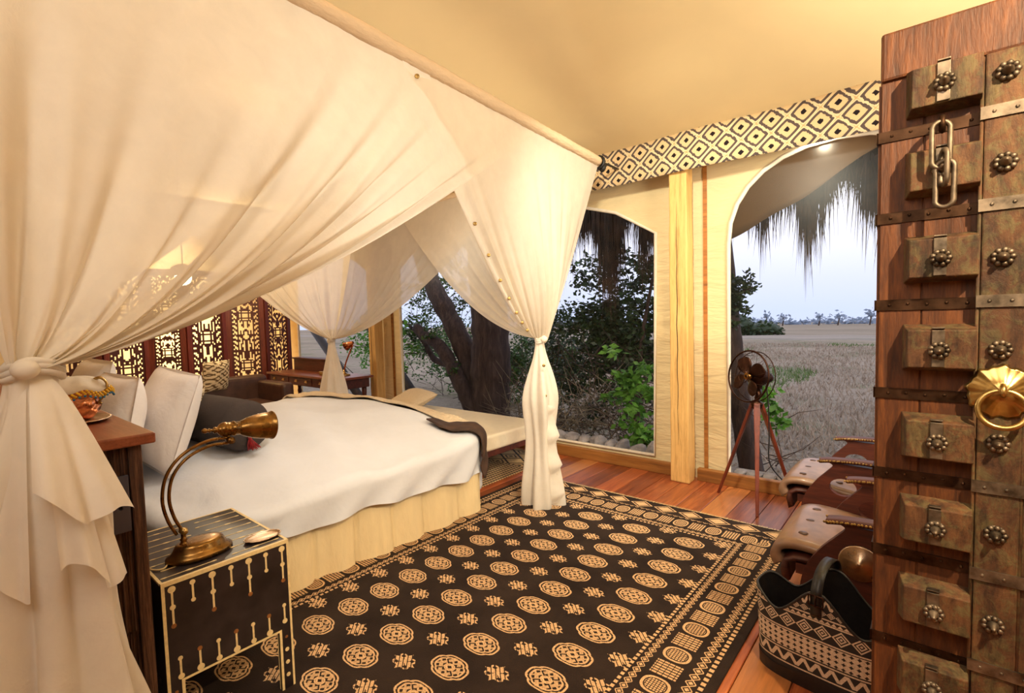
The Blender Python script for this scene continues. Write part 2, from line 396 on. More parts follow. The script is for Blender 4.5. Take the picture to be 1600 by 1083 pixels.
# rug pattern ------------------------------------------------------
DARKRUG, CREAMRUG = srgb(44,32,28), srgb(222,182,136)
def rug_material():
    m,t,b,o = newmat('knotted_rug'); x,y,z = xyz(t)
    FX0, FX1, FY1 = -2.63, -1.01, 3.38
    cx = x.cell(.383,-1.237)*.383; cy = y.cell(.2025,1.626)*.2025
    ax, ay = cx.abs(), cy.abs()
    # medallion: lobed octagon with double outline and quartered filling
    ra_ = (((ax/.100).pw(3)+(ay/.050).pw(3)).pw(1/3.0)); rb_ = (((ax/.078).pw(3)+(ay/.069).pw(3)).pw(1/3.0)); rr = ra_.mn(rb_)
    rim = rr.band(.90,1.0).mx(rr.band(.70,.80))
    quart = ((ax-ay*1.45).abs()).gt(.006)
    fill = (((ax*150+ay*120).sin()).gt(-.1)).mx(((ax*150-ay*190).sin()).gt(.45))*quart
    core = (ax/.026+ay/.018)
    med = (rim.mx(rr.lt(.70)*rr.gt(.30)*fill*.85)).mx(rr.lt(.30)*(core.band(.55,1.1).mx(rr.band(.22,.30)))).mx(rr.band(.80,.90)*((ax*120).sin()*(ay*160).sin()).gt(.1)*.6)
    # small four petalled star
    dx = x.cell(.383,-1.237+.1915)*.383; dy = y.cell(.2025,1.626+.10125)*.2025
    dax, day = dx.abs(), dy.abs()
    star = ((dax/.072).pw(.75)+(day/.056).pw(.75)).lt(1).mx((dax/.040+day/.030).lt(1)).mx((((dax-.030)/.022).pw(2.0)+((day-.021)/.015).pw(2.0)).lt(1))
    cut = ((dax-.030)/.010).abs().mx(((day-.021)/.007).abs()).lt(1).mx((dax-day*1.4).abs().lt(.0035)*(dax+day).gt(.018))
    dia = star*cut.inv()*((((dx+dy)*230).sin()).gt(-.75))
    field = med.mx(dia)
    # border bands measured outwards from the field
    ex = (x-FX1).mx(FX0-x); ey = y-FY1
    d = ex.mx(ey); top = ey.gt(ex)
    s = top*x+top.inv()*y
    def lattice(d0,d1,p):
        c = (d0+d1)/2; h = (d1-d0)/2
        sa = s.cell(p).abs()*p; da = (d-c).abs()
        q = sa/(p/2)+da/h
        return d.band(d0,d1)*((q-1).abs().lt(.16).mx(q.lt(.5)))
    def dots(d0,d1,p): return d.band(d0,d1)*s.cell(p).abs().lt(.3)
    rs = s.cell(.2345,3.5215)*.2345; c0 = .147; rd = d-c0
    ra = (((rs.abs()/.052).pw(2.4)+((rd.abs())/.062).pw(2.4)).pw(1/2.4))
    rose = ra.band(.8,1.0).mx(ra.lt(.72)*((rs*260).sin().abs().gt(.42)*((rd*240).sin().abs().gt(.4))))
    hb = (rs.abs()-.095).abs()
    bars = (rs.abs().band(.066,.117))*((rs.abs()-.066)*185).sin().abs().gt(.55)*rd.abs().lt(.058)*((d*130).sin().abs().gt(.2))
    ros = d.band(.075,.222)*(rose.mx(bars)*ra.gt(0))
    bl = dots(.0,.016,.03).mx(lattice(.026,.064,.04)).mx(ros).mx(lattice(.236,.282,.045)).mx(dots(.292,.312,.034))
    # far end: a wide band of lozenges before the fringe
    endz = y.gt(FY1+.255)
    ls = x.cell(.2)*.2; lq = ls.abs()/.1+(y-(FY1+.33)).abs()/.075
    loz = lq.lt(.62).mx(lq.band(.8,.95)).mx((y-(FY1+.415)).gt(0)*x.cell(.03).abs().lt(.3))
    pat = d.lt(0)*field + d.gt(0)*(endz.inv()*bl+endz*x.band(-2.95,-.7)*loz)
    v = coords(t); n = noise(t, v, 3.5, 5); n2 = noise(t, v, 160, 2)
    dark = ramp(t, n, [(.3,srgb(36,26,23)),(.7,srgb(54,42,36))])
    cream = ramp(t, n2, [(.3,srgb(184,140,100)),(.7,srgb(236,200,154))])
    t.links.new(mixc(t, pat.mx(0).mn(1), dark, cream), b.inputs['Base Color'])
    b.inputs['Roughness'].default_value = .85; b.inputs['Specular IOR Level'].default_value = .15
    bump(t, b, n2, .5, .004); return m
M['rug'] = rug_material()
def rug2_material():
    m,t,b,o = newmat('lattice_rug'); x,y,z = xyz(t)
    a = x.cell(.3)*.3; c = y.cell(.22)*.22
    q = a.abs()/.15+c.abs()/.11
    e1 = (q-1).abs().lt(.12); g = q.band(.45,.62); h = q.lt(.2)
    dd = ((x+3.95).abs()-.62)
    pat = (e1.mx(g).mx(h)).inv()*(y.gt(3.95))+(y.lt(3.95))*(((x*70).sin().abs()).gt(.6)*((y*90).sin().abs().gt(.4)))
    v = coords(t); n2 = noise(t, v, 120, 2)
    t.links.new(mixc(t, pat, srgb(52,40,34), ramp(t, n2, [(.3,srgb(170,138,96)),(.7,srgb(216,182,132))])), b.inputs['Base Color'])
    b.inputs['Roughness'].default_value = .9; bump(t, b, n2, .5, .004); return m
M['rug2'] = rug2_material()
def ikat_material():
    m,t,b,o = newmat('ikat_valance'); x,y,z = xyz(t)
    v = coords(t); n = S(t, noise(t, v, 45, 2)); j = (n-.5)*.022
    x = x+j; z = z+j
    P, Q = .222, .206
    def dist(ox, oz):
        a = x.cell(P,ox)*P; c = z.cell(Q,oz)*Q; return (a.abs()/(P*.5)).pw(1.12)+(c.abs()/(Q*.5)).pw(1.12)
    q = dist(0,2.95).mn(dist(P/2,2.95+Q/2))
    ring = q.band(.56,.80); dot = q.lt(.17)
    thin = q.band(.93,2.0)
    col = mixc(t, ring, srgb(212,184,142), srgb(88,76,74))
    col = mixc(t, dot, col, srgb(38,32,34)); col = mixc(t, q.band(.80,.93), col, srgb(220,198,160))
    col = mixc(t, thin, col, srgb(192,160,116))
    t.links.new(col, b.inputs['Base Color']); b.inputs['Roughness'].default_value = .9; b.inputs['Specular IOR Level'].default_value = .1
    bump(t, b, noise(t, coords(t), 200, 2), .2, .003); return m
M['ikat'] = ikat_material()
def basket_material():
    m,t,b,o = newmat('tribal_weave'); c = t.nodes.new('ShaderNodeUVMap'); s_ = t.nodes.new('ShaderNodeSeparateXYZ'); t.links.new(c.outputs[0], s_.inputs[0])
    u,v = S(t,s_.outputs[0]), S(t,s_.outputs[1])    # metres round the side, metres up
    def zig(lo,hi,p,wd=.16):
        h = (v-lo)/(hi-lo); q = (u.cell(p).abs()*2-h).abs(); return v.band(lo,hi)*q.lt(wd)
    def dia(lo,hi,p):
        h = ((v-(lo+hi)/2)/((hi-lo)/2)).abs(); q = u.cell(p).abs()*2+h
        return v.band(lo,hi)*(q.band(.78,1.0).mx(q.band(.36,.58)).mx(q.lt(.18)))
    def tri(lo,hi,p):
        h = (v-lo)/(hi-lo); return v.band(lo,hi)*(u.cell(p).abs()*2).gt(h.abs())
    line = v.band(.07,.076).mx(v.band(.128,.134)).mx(v.band(.222,.228)).mx(v.band(.30,.306)).mx(v.band(.322,.328))
    hexa = v.band(.14,.218)*((((u*130).sin()*1.0).abs()+((v*150).sin()).abs()).gt(.95))
    pat = line.mx(zig(.082,.124,.05,.3)).mx(hexa).mx(dia(.234,.296,.062)).mx(tri(.308,.320,.02)).mx(dia(.332,.36,.03)).mx(zig(.364,.40,.03,.3)).mx(v.band(.402,.44)*((u*300).sin().gt(0)))
    n = noise(t, coords(t), 180, 2)
    t.links.new(mixc(t, pat.mn(1)*v.gt(.066), srgb(38,32,30), ramp(t, n, [(.3,srgb(190,166,140)),(.7,srgb(226,204,178))])), b.inputs['Base Color'])
    b.inputs['Roughness'].default_value = .8; bump(t, b, n, .4, .003); return m
M['basket'] = basket_material()
def greek_material(name='geometric_cushion', k=1.0):
    m,t,b,o = newmat(name); x,y,z = xyz(t)
    p = (x+z)*k; q = (x-z)*k
    pat = (p.cell(.06).abs().gt(.36)*q.cell(.12).abs().lt(.42)).mx(q.cell(.06).abs().gt(.36)*p.cell(.12,.06).abs().lt(.42))
    t.links.new(mixc(t, pat, srgb(236,216,174), srgb(110,84,52)), b.inputs['Base Color']); b.inputs['Roughness'].default_value = .9; return m
M['greek'] = greek_material()
def painted_material():   # old door timber with worn green paint
    m,t,b,o = newmat('worn_green_paint'); v = coords(t,(6,6,1.5)); v2 = coords(t)
    n = noise(t, v, 2.2, 8, .7, .5); n2 = noise(t, v2, 24, 8, .75, .6)
    wood_ = ramp(t, n, [(.25,srgb(40,22,14)),(.5,srgb(92,56,32)),(.8,srgb(136,92,54))])
    paint = ramp(t, n, [(.3,srgb(66,58,34)),(.7,srgb(118,104,66))])
    k = ramp(t, n2, [(.47,(0,0,0,1)),(.56,(1,1,1,1))])
    t.links.new(mixc(t, k, wood_, paint), b.inputs['Base Color']); b.inputs['Roughness'].default_value = .7
    st_ = ramp(t, noise(t, coords(t,(9,9,3)), 3.1, 6, .7, .3), [(.36,(.25,.2,.16,1)),(.55,(1,1,1,1))])
    cc = mixc(t, S(t,k)*.72+.1, wood_, paint); t.links.new(mixc(t, .85, cc, st_, 'MULTIPLY'), b.inputs['Base Color'])
    bump(t, b, S(t,n)*.7+S(t,n2)*.3, 1.0, .010); return m
M['paint'] = painted_material()
M['doorwood'] = m_wood('old_door_timber', [(.25,srgb(30,13,7)),(.5,srgb(90,48,20)),(.8,srgb(142,84,38))], 'z', 2.6, .6, .9, 8, .12)

# ================================================================== SETTING
WY = 4.66
# floor boards
fl = MB(); fl.bx((-10.6,-2.2,-.12),(1.6,WY+.1,-.03)); floor = struct('floor', fl, M['base'])
pw_ = .19; i = 0; x = -10.5
pl0 = None
while x < 1.5:
    if x > -1.9-2.2 or True:
        if pl0 is None:
            mb = MB(); mb.bx((-pw_/2+.002,-2.1,-.03),(pw_/2-.002,WY+.05,0)); pl0 = obj('plank', mb, M['plank'], floor, bevel=.0025, seg=1); p_ = pl0
        else: p_ = copy_part(pl0, floor)
        p_.location = (x+pw_/2, 0, 0)
    x += pw_; i += 1

# ceiling: sloping canvas, a valley fold running in from the window wall
def ceil_z(x,y):
    z = 3.13+.235*(4.45-y)
    k = x+2.45
    q = max(0,min(1,(-k)/1.1)); z -= .24*q*(1-.15*q)*sstep(4.5,4.1,y)
    z -= .05*sin(pi*min(1,max(0,(4.45-y)/4.2)))
    return z
cm = MB(); cm.grid(lambda u,v: (-10.6+12.4*u, -2.2+6.80*v, ceil_z(-10.6+12.4*u, -2.2+6.80*v)), 110, 60)
ceiling = struct('ceiling', cm, M['ceiling'], smooth=True, solid=.01)
# window wall with openings
def arch(x0,x1,zb,zs,zt,n=14,pw2=2.2):
    pts = [(x0,zb),(x1,zb)]
    cx_,hw = (x0+x1)/2,(x1-x0)/2
    for i in range(n+1):
        a = pi*i/n; c_,s_ = cos(a), sin(a)
        pts.append((cx_+hw*(abs(c_)**(2/pw2))*(1 if c_>=0 else -1), zs+(zt-zs)*abs(s_)**(2/pw2)))
    return pts
w2 = arch(-1.40,.22,.085,2.15,2.88)
w1 = [(-6.13,.15),(-2.11,.15),(-2.075,2.34),(-2.5,2.60),(-2.9,2.72),(-3.5,2.78),(-4.8,2.78),(-5.3,2.72),(-5.75,2.58),(-6.13,2.33)]
w0 = [(-9.3,.15),(-6.86,.15),(-6.86,2.33),(-7.3,2.6),(-7.8,2.75),(-9.3,2.75)]
XZ = lambda y: frame((0,y,0),(1,0,0),(0,0,1))    # local z points to -y
wall = struct('wall_back', holed([(-10.6,-.1),(1.8,-.1),(1.8,3.35),(-10.6,3.35)], [w2,w1,w0], XZ(WY), -.03), M['canvas'])
for k,(pts,nm) in enumerate(((w2,'window_1'),(w1,'window_2'),(w0,'window_3'))):
    wn = MB(); wn.prism(pts, XZ(WY+.012), -.004); win = struct(nm, wn, M['film'])
    pp = [(x_,WY-.006,z_) for x_,z_ in pts]
    tb = MB(); tb.tube(pp, .018 if k else .02, 6, closed=True); obj('window_piping', tb, M['piping'], win, smooth=True)
# canvas panels: flap strip behind the window edge (webbing seams)
sx = MB(); sx.bx((-1.62,WY-.012,.1),(-1.585,WY-.004,3.0)); struct('trim_1', sx, M['base'])['label'] = 'brown webbing strip on the canvas beside the timber post'
sx = MB(); sx.bx((-6.35,WY-.012,.1),(-6.30,WY-.004,3.0)); struct('trim_2', sx, M['base'])['label'] = 'brown webbing strip between the two far windows'
# baseboard beam
bb = MB(); bb.bx((-10.5,WY-.09,0),(-1.86,WY-.03,.115)); bb.bx((-1.66,WY-.09,0),(1.5,WY-.03,.115)); struct('baseboard_back', bb, M['base'], bevel=.006)
# posts
def post(x0,x1,y0,y1,zt,label):
    mb = MB(); n = 22
    def ring(i):
        z = zt*i/(n-1); j = lambda k: (hsh(i*.37+k,k)-.5)*.006
        w_ = .008*(1-i/(n-1))
        return [(x0-w_+j(1),y0+j(2),z),(x1+w_+j(3),y0+j(4),z),(x1+w_+j(5),y1,z),(x0-w_+j(6),y1,z)]
    vs_ = [p for i in range(n) for p in ring(i)]; fs = [(0,3,2,1),tuple((n-1)*4+k for k in range(4))]
    for i in range(n-1):
        for k in range(4): fs.append((i*4+k,i*4+(k+1)%4,(i+1)*4+(k+1)%4,(i+1)*4+k))
    mb.add(vs_,fs)
    t_ = thing('timber_post', label, 'post', ((x0+x1)/2,(y0+y1)/2,0))
    obj('shaft', mb, M['post'], t_, bevel=.012)
    ck = MB(); xm = (x0+x1)/2-.012
    pts = [(xm+.004*sin(q*1.7)+.003*hsh(q),y0-.0012,.35+q*.11) for q in range(22)]
    for q in range(21):
        a,b_ = pts[q],pts[q+1]; ww = .0035*(sin(pi*(q+.5)/21)); 
        ck.add([(a[0]-ww,a[1],a[2]),(a[0]+ww,a[1],a[2]),(b_[0]+ww,b_[1],b_[2]),(b_[0]-ww,b_[1],b_[2])],[(0,1,2,3)])
    obj('crack', ck, M['throwdark'], t_, solid=.002)
    return t_
post(-1.845,-1.685,4.42,4.57,3.0,'square pale timber post between the two window panels beside the tripod fan')
post(-6.62,-6.46,4.42,4.57,3.0,'far pale timber post beside the desk at the end of the bed')
# valance
def val(u,v):
    x_ = -10.4+11.9*u; return (x_, 4.40+.012*sin(x_*5)+.02*v*sin(x_*1.7+1), 3.14-.34*v)
vm = MB(); vm.grid(val, 160, 6)
vo = obj('valance', vm, M['ikat'], smooth=True, solid=.008); tag(vo,'cream and charcoal ikat print valance running along the top of the window wall','valance')
# side and back canvas
for nm,a,b_ in (('wall_left',(-10.5,-2.2,-.1),(-10.45,WY,4.9)),('wall_front',(-10.5,-2.25,-.1),(1.8,-2.2,4.9)),('wall_right',(1.75,-2.2,-.1),(1.8,WY,4.9))):
    mb = MB(); mb.bx(a,b_); struct(nm, mb, M['canvas'])

# outside ground
def gz(x,y): return -.72-.35*sstep(6,30,y)-.018*max(0,y-30)+.05*sin(x*.7+y*.4)*sstep(5,12,y)
def ground_material():
    m,t,b,o = newmat('dry_plain'); x,y,z = xyz(t)
    v = coords(t,(1,1,1)); v2 = coords(t,(.02,.12,1)); n = noise(t, v, .35, 6, .65); n2 = noise(t, v2, 1.0, 4); n3 = noise(t, v, 6, 5, .7)
    c1 = ramp(t, n3, [(.3,srgb(122,108,100)),(.7,srgb(186,170,158))])
    c2 = ramp(t, n2, [(.35,srgb(128,118,92)),(.6,srgb(184,166,142))])
    c = mixc(t, .5, c1, c2)
    g = ramp(t, n, [(.52,(0,0,0,1)),(.62,(1,1,1,1))])
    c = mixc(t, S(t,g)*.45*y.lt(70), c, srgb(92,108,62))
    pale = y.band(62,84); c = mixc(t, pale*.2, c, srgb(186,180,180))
    t.links.new(c, b.inputs['Base Color']); b.inputs['Roughness'].default_value = 1; b.inputs['Specular IOR Level'].default_value = 0
    bump(t, b, n3, .8, .1); return m
gm = MB()
xs = [-700,-400,-250,-150,-90,-60,-40]+[ -28+ 1.2*i for i in range(48)]+[40,80,200,400]
ys = [4.85+.8*i for i in range(14)]+[18,22,28,36,48,64,84,120,170,240,400,700,1200]
vs_ = [(x_,y_,gz(x_,y_)) for x_ in xs for y_ in ys]; ny = len(ys)
gm.add(vs_, [(i*ny+j,(i+1)*ny+j,(i+1)*ny+j+1,i*ny+j+1) for i in range(len(xs)-1) for j in range(ny-1)])
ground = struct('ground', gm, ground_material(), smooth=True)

M['farleaf'] = m_leaf('hazy_leaves', srgb(140,154,176), srgb(166,180,200))  # bluish distance haze is mixed into this leaf colour
M['ybead'] = m_plain('yellow_beads', srgb(226,180,40), .35, var=.1, bmp=0); M['bbead'] = m_plain('blue_beads', srgb(30,120,170), .35, var=.1, bmp=0)
M['greyprint'] = greek_material('grey_print', 1.3)
# ================================================================== RUGS
rm = MB(); rm.bx((-2.985,.15,.001),(-.655,3.80,.012))
rug = obj('rug', rm, M['rug'], bevel=.003, seg=1); tag(rug,'large dark brown knotted rug with rows of cream medallions and a patterned border','rug')
fr = MB()
for k in range(420):
    x_ = -2.98+2.32*k/419; l_ = .035+.02*hsh(k,3); dx = (hsh(k,1)-.5)*.012
    fr.add([(x_-.0026,3.795,.010),(x_+.0026,3.795,.010),(x_+dx,3.80+l_,.003)],[(0,1,2)])
obj('fringe', fr, M['bone'], rug, kind='stuff', label='pale wool fringe', recalc=False)
rm = MB(); rm.bx((-5.6,3.12,.001),(-3.16,4.5,.010)); o = obj('rug', rm, M['rug2'], bevel=.003, seg=1); tag(o,'smaller lattice patterned rug at the foot of the bed under the bench','rug')

# ================================================================== BED
BX, BY, HW, HL = -4.175, 1.85, 1.43, 1.165
bed = thing('bed','wide white double bed with puffy duvet and pleated cream skirt','bed',(BX,BY,0))
def rsq(a,b,p=7.0):
    r = max(abs(a),abs(b))
    if r < 1e-6: return 0,0
    n = (abs(a/r)**p+abs(b/r)**p)**(1/p); return a/r/n, b/r/n
RK = .13
def bedtop(qx,qy):   # height of the top at normalised position
    r = min(1,(abs(qx)**3+abs(qy)**3)**(1/3))
    return .605+.24*(1-r**1.7)-.03*qx+.11*sstep(.1,.95,qy)*(1-.35*max(0,qx)**2)
def duvet_pt(a,b, lift=0):
    r = max(abs(a),abs(b)); qx,qy = rsq(a,b)
    wr = .010*sin(a*5+b*9+2*sin(b*4))+.007*sin(a*17-b*8)+.006*sin(b*23+a*4)
    if r <= .74:
        k = r/.74*.955; px,py = qx*k,qy*k
        return (BX+HW*px, BY+HL*py, bedtop(px,py)+wr+lift)
    t_ = (r-.74)/.26
    th = min(1,t_/.45)*pi/2; zt = bedtop(qx*.955,qy*.955)
    out = .955+.065*sin(th); z_ = zt-.075*(1-cos(th))
    if t_ > .45:
        hem = .37-.07*max(0,b)+.012*sin(b*13+a*9)
        q = (t_-.45)/.55; z_ = lerp(z_,hem,q); out += q*.012*sin(b*22+a*19)
    nx = (lift*qx)/HW; nyy = (lift*qy)/HL
    return (BX+HW*(qx*out+nx), BY+HL*(qy*out+nyy), z_+wr*(1-min(1,t_*2))+lift*cos(th))
NB = 120
dm = MB(); dm.grid(lambda u,v: duvet_pt(2*u-1,2*v-1), NB, NB)
duv = obj('duvet', dm, M['linen'], bed, smooth=True)
# pleated skirt
sk = MB(); per = []
N_ = 420
def skp(u,v):
    # walk the rounded rectangle
    th = 2*pi*u; c_,s_ = cos(th),sin(th)
    k = max(abs(c_),abs(s_)); qx,qy = rsq(c_/k,s_/k,16)
    s2 = u*190; f = (.006+.012*v)*(sin(s2)+.5*sin(s2*.37+1))+.03*(v)*(.5+.5*sin(u*31))
    if abs((u*26)%1-.5) < .03: f -= .03
    return (BX+(HW*.965)*qx+f*qx, BY+(HL*.965)*qy+f*qy, .44*(1-v)+.014)
sk.grid(skp, N_, 6, cu_=True)
obj('bed_skirt', sk, M['skirt'], bed, smooth=True)
ml = MB(); ml.bx((BX-HW*.94,BY-HL*.94,.13),(BX+HW*.94,BY+HL*.94,.5)); obj('mattress', ml, M['linen'], bed, bevel=.05)
for sx_ in (-1,1):
    for sy_ in (-1,1):
        lb = MB(); lb.lathe([(.04,.0125),(.045,.05),(.035,.13)],12,Matrix.Translation((BX+sx_*HW*.85,BY+sy_*HL*.85,0))); obj('leg', lb, M['mahogz'], bed)

# throw across the foot, near end turned over to its dark back
def throw_pt(u,v,lift):
    bq = lerp(.46+.18*u,.94,v)+.012*sin(u*9); a = lerp(-.99,.61+(bq-.69)*1.15,u)
    p = duvet_pt(a,bq,lift); return (p[0],p[1],p[2]+.006*sin(u*40+v*6)+.004*sin(v*25))
tm = MB(); tm.grid(lambda u,v: throw_pt(u,v,.024), 70, 30)
thr = obj('throw', tm, M['throw'], smooth=True, solid=.012); tag(thr,'cream textured throw laid across the foot of the bed','blanket')
def dark_pt(u,v):
    bq = lerp(.63,.955,u)-.10*v; a = .60+(lerp(.63,.955,u)-.69)*1.15+.12*v
    p = duvet_pt(a,min(bq,.99),.032+.008*sin(pi*v)); return (p[0],p[1],p[2]+.003*sin(u*30))
tm = MB(); tm.grid(dark_pt, 40, 8); obj('turned_edge', tm, M['throwdark'], thr, smooth=True, solid=.012, label='dark brown velvet underside')

# pillows
def cushion_mb(w_,h_,t_,n=22,pin=.1,seed=0):
    mb = MB()
    for sgn in (-1,1):
        def fn(u,v):
            a,b = 2*u-1,2*v-1
            e_ = ((1-a*a)*(1-b*b)); e_ = max(0,e_)**.42
            px = a*(1-pin*(1-b*b)*.5*abs(a)); py = b*(1-pin*(1-a*a)*.5*abs(b))
            wob = .012*sin(a*6+seed)*sin(b*5+seed*2)*(e_)
            return (w_/2*px, sgn*(t_/2*e_+wob*.6), h_/2*py)
        mb.grid(fn, n, n, flip=sgn<0)
    return mb
def place(mb, loc, rot):
    Mx = Matrix.Translation(loc) @ Euler(rot,'XYZ').to_matrix().to_4x4(); mb.v = [tuple(Mx@Vector(p)) for p in mb.v]; return mb
def flange(w_,h_,fl_=.03):
    mb = MB()
    o_ = [(-w_/2-fl_,-h_/2-fl_),(w_/2+fl_,-h_/2-fl_),(w_/2+fl_,h_/2+fl_),(-w_/2-fl_,h_/2+fl_)]
    i_ = [(-w_/2+.01,-h_/2+.01),(w_/2-.01,-h_/2+.01),(w_/2-.01,h_/2-.01),(-w_/2+.01,h_/2-.01)]
    return holed(o_,[i_],frame((0,0,0),(1,0,0),(0,0,1)),.004)
def pillow(loc,rot,w_,h_,t_,label,group=None,mat='pillow',fl_=0,seed=0,cat='pillow',name='pillow'):
    t = thing(name,label,cat,loc,0,group)
    obj('cushion_body', place(cushion_mb(w_,h_,t_,seed=seed),loc,rot), M[mat], t, smooth=True)
    if fl_: obj('flange', place(flange(w_*.9,h_*.9,fl_+w_*.04),loc,rot), M[mat], t)
    return t
pillow((-3.76,.70,.97),(radians(-12),0,radians(2)),.72,.62,.26,'white bed pillow standing against the timber headboard nearest the copper jug','white bed pillows',fl_=.004,seed=1)
pillow((-3.74,.965,.98),(radians(-18),radians(3),radians(3)),.68,.62,.25,'white bed pillow leaning in front of another, its side edge catching light','white bed pillows',fl_=.004,seed=2)
pillow((-5.02,.80,.99),(radians(-15),0,0),.95,.66,.26,'white bed pillow on the far side of the bed','white bed pillows',fl_=.004,seed=3)
pillow((-4.05,1.12,1.0),(radians(-30),0,radians(4)),.55,.34,.16,'small grey patterned cushion tucked behind the dark bolster',None,'greyprint',seed=4,cat='cushion',name='cushion')
# bolster
Rb = .165; bc = (-3.84,1.285,.90)
bo = thing('bolster','round charcoal bolster with red tassel lying across the bed','bolster',(bc[0],bc[1],bc[2]-Rb))
mb = MB(); prof = [(.015,-.46),(.06,-.475),(.11,-.475),(.145,-.46),(Rb,-.42),(Rb+.004,-.2),(Rb+.004,.2),(Rb,.42),(.145,.46),(.11,.475),(.06,.475),(.015,.46)]
mb.lathe(prof, 36, Matrix.Translation(bc) @ Euler((0,pi/2,radians(6))).to_matrix().to_4x4()); obj('bolster_body', mb, M['charcoal'], bo, smooth=True)
ex_ = Vector((bc[0]+.478,bc[1]+.03,bc[2]-.01))
ts = MB(); ts.ell(ex_,(.02,.02,.02)); ts.tube([ex_,ex_+Vector((.012,.004,-.05))],.006,6)
k0 = ex_+Vector((.014,.006,-.055)); ts.ell(k0,(.014,.014,.014)); tas = obj('tassel', ts, M['red'], bo, smooth=True)
fr = MB()
for k in range(70):
    a = 2*pi*hsh(k,1); r_ = .012*sqrt(hsh(k,2)); tip = k0+Vector((r_*2.2*cos(a)+.025*hsh(k,4),r_*2.2*sin(a)+.05*hsh(k,5)**2,-.085+.02*hsh(k,3)))
    fr.tube([k0+Vector((r_*cos(a)*.6,r_*sin(a)*.6,-.008)),(k0+tip)/2+Vector((r_*cos(a)*.9,r_*sin(a)*.9,-.01)),tip],.0016,4)
obj('tassel_threads', fr, M['red'], tas, kind='stuff', label='loose red silk threads')

# ================================================================== HEADBOARD UNIT
hb = thing('headboard','weathered dark timber headboard unit with a red brown top slab','headboard',(-3.8,.33,0))
mb = MB(); mb.bx((-5.7,.185,0),(-2.085,.455,1.155)); obj('body', mb, M['old'], hb, bevel=.004)
mb = MB(); mb.bx((-5.75,.16,1.158),(-2.035,.498,1.195)); obj('top_slab', mb, M['slab'], hb, bevel=.006)
def rough_board(y0,y1,z0,z1,seed,xf=-2.085,t=.018):
    mb = MB(); ny_ = max(2,int((y1-y0)/.0035)); nz = 26
    def fn(u,v):
        y_ = lerp(y0,y1,u); z_ = lerp(z0,z1,v)
        g = (hsh(ifloor(u*ny_+.5),seed)-.5)*.015+(hsh(ifloor(u*ny_),ifloor(v*7),seed)-.5)*.004
        e_ = min(u,1-u)*ny_
        return (xf+t+g*(1 if 0<u<1 else 0)-(0.012 if e_<.6 else 0), y_, z_)
    mb.grid(fn, ny_+1, nz)
    mb.bx((xf,y0,z0),(xf+t*.5,y1,z1)); return mb
for k,(a,b_,z0,z1) in enumerate(((.190,.262,.52,1.155),(.266,.352,.52,1.155),(.356,.418,.52,1.155),(.190,.300,0,.515),(.304,.418,0,.515))):
    obj('plank', rough_board(a,b_,z0,z1,k+3), M['old'], hb)
mb = MB(); mb.bx((-2.085,.425,0),(-2.062,.462,1.156)); obj('corner_post', mb, M['old'], hb, bevel=.005)
# socket plate
so = thing('power_socket','dark grey power socket plate screwed to the timber headboard','socket',(-2.055,.365,.87))
y0,y1,z0,z1 = .295,.418,.872,1.062
Mf = frame((-2.064,0,0),(0,1,0),(0,0,1))
circ = lambda cy,cz,r_,n=14: [(cy+r_*cos(2*pi*i/n),cz+r_*sin(2*pi*i/n)) for i in range(n)]
obj('plate', holed([(y0,z0),(y1,z0),(y1,z1),(y0,z1)],[circ(.372,.985,.0075),circ(.352,.955,.0062),circ(.392,.955,.0062)],Mf,.012), M['plastic'], so, bevel=.002)
mb = MB(); mb.bx((-2.0525,.335,1.012),(-2.049,.402,1.030)); obj('switch', mb, M['plastic'], so, bevel=.001)
mb = MB(); mb.bx((-2.0655,.34,.94),(-2.0635,.405,1.0)); obj('contact_shadow_box', mb, M['black'], so)  # black sheet standing in for the shade inside the socket holes
so.children[-1].name = 'hole_shade'

# copper jug and tray on the slab
tr_ = thing('tray','small silver tray under the copper jug on the headboard','tray',(-2.53,.375,1.195))
mb = MB(); Mt = Matrix.Translation((-2.53,.375,1.196)); mb.lathe([(.02,0),(.085,0),(.100,.010),(.105,.012),(.098,.015),(.083,.006),(.001,.005)],28,Mt,1.25,.95); obj('dish', mb, M['silver'], tr_, smooth=True)
jx,jy,jz = -2.55,.375,1.203
jg = thing('jug','polished copper jug with twisted body under a beaded cloth cover','jug',(jx,jy,jz))
mb = MB(); n = 36
prof = [(.035,0),(.048,.004),(.052,.010),(.066,.03),(.075,.055),(.072,.08),(.055,.102),(.045,.115),(.047,.130),(.055,.150)]
vs_ = []; fs = []
for i,(r_,z_) in enumerate(prof):
    for k in range(n):
        th = 2*pi*k/n+z_*9; am = .05*sin(pi*min(1,max(0,(z_-.01)/.09))); rr_ = r_*(1+am*cos(12*2*pi*k/n/1.0))
        vs_.append((jx+rr_*cos(th),jy+rr_*sin(th),jz+z_))
for i in range(len(prof)-1):
    for k in range(n): fs.append((i*n+k,i*n+(k+1)%n,(i+1)*n+(k+1)%n,(i+1)*n+k))
mb.add(vs_,fs); mb.add(vs_[:n],[tuple(range(n))]); obj('body', mb, M['copper'], jg, smooth=True)
hd = Vector((.64,.77,0))
pts = crv([Vector((jx,jy,jz))+hd*r_+Vector((0,0,z_)) for r_,z_ in ((.05,.148),(.085,.160),(.108,.135),(.100,.095),(.078,.066),(.086,.058))],6)
mb = MB(); mb.tube(pts,[.0045+.002*sin(i*.3)**2 for i in range(len(pts))],7); obj('handle', mb, M['brassb'], jg, smooth=True)
cv = thing('jug_cover','white muslin cover edged with yellow and blue beads over the jug mouth','cover',(jx,jy,jz+.12))
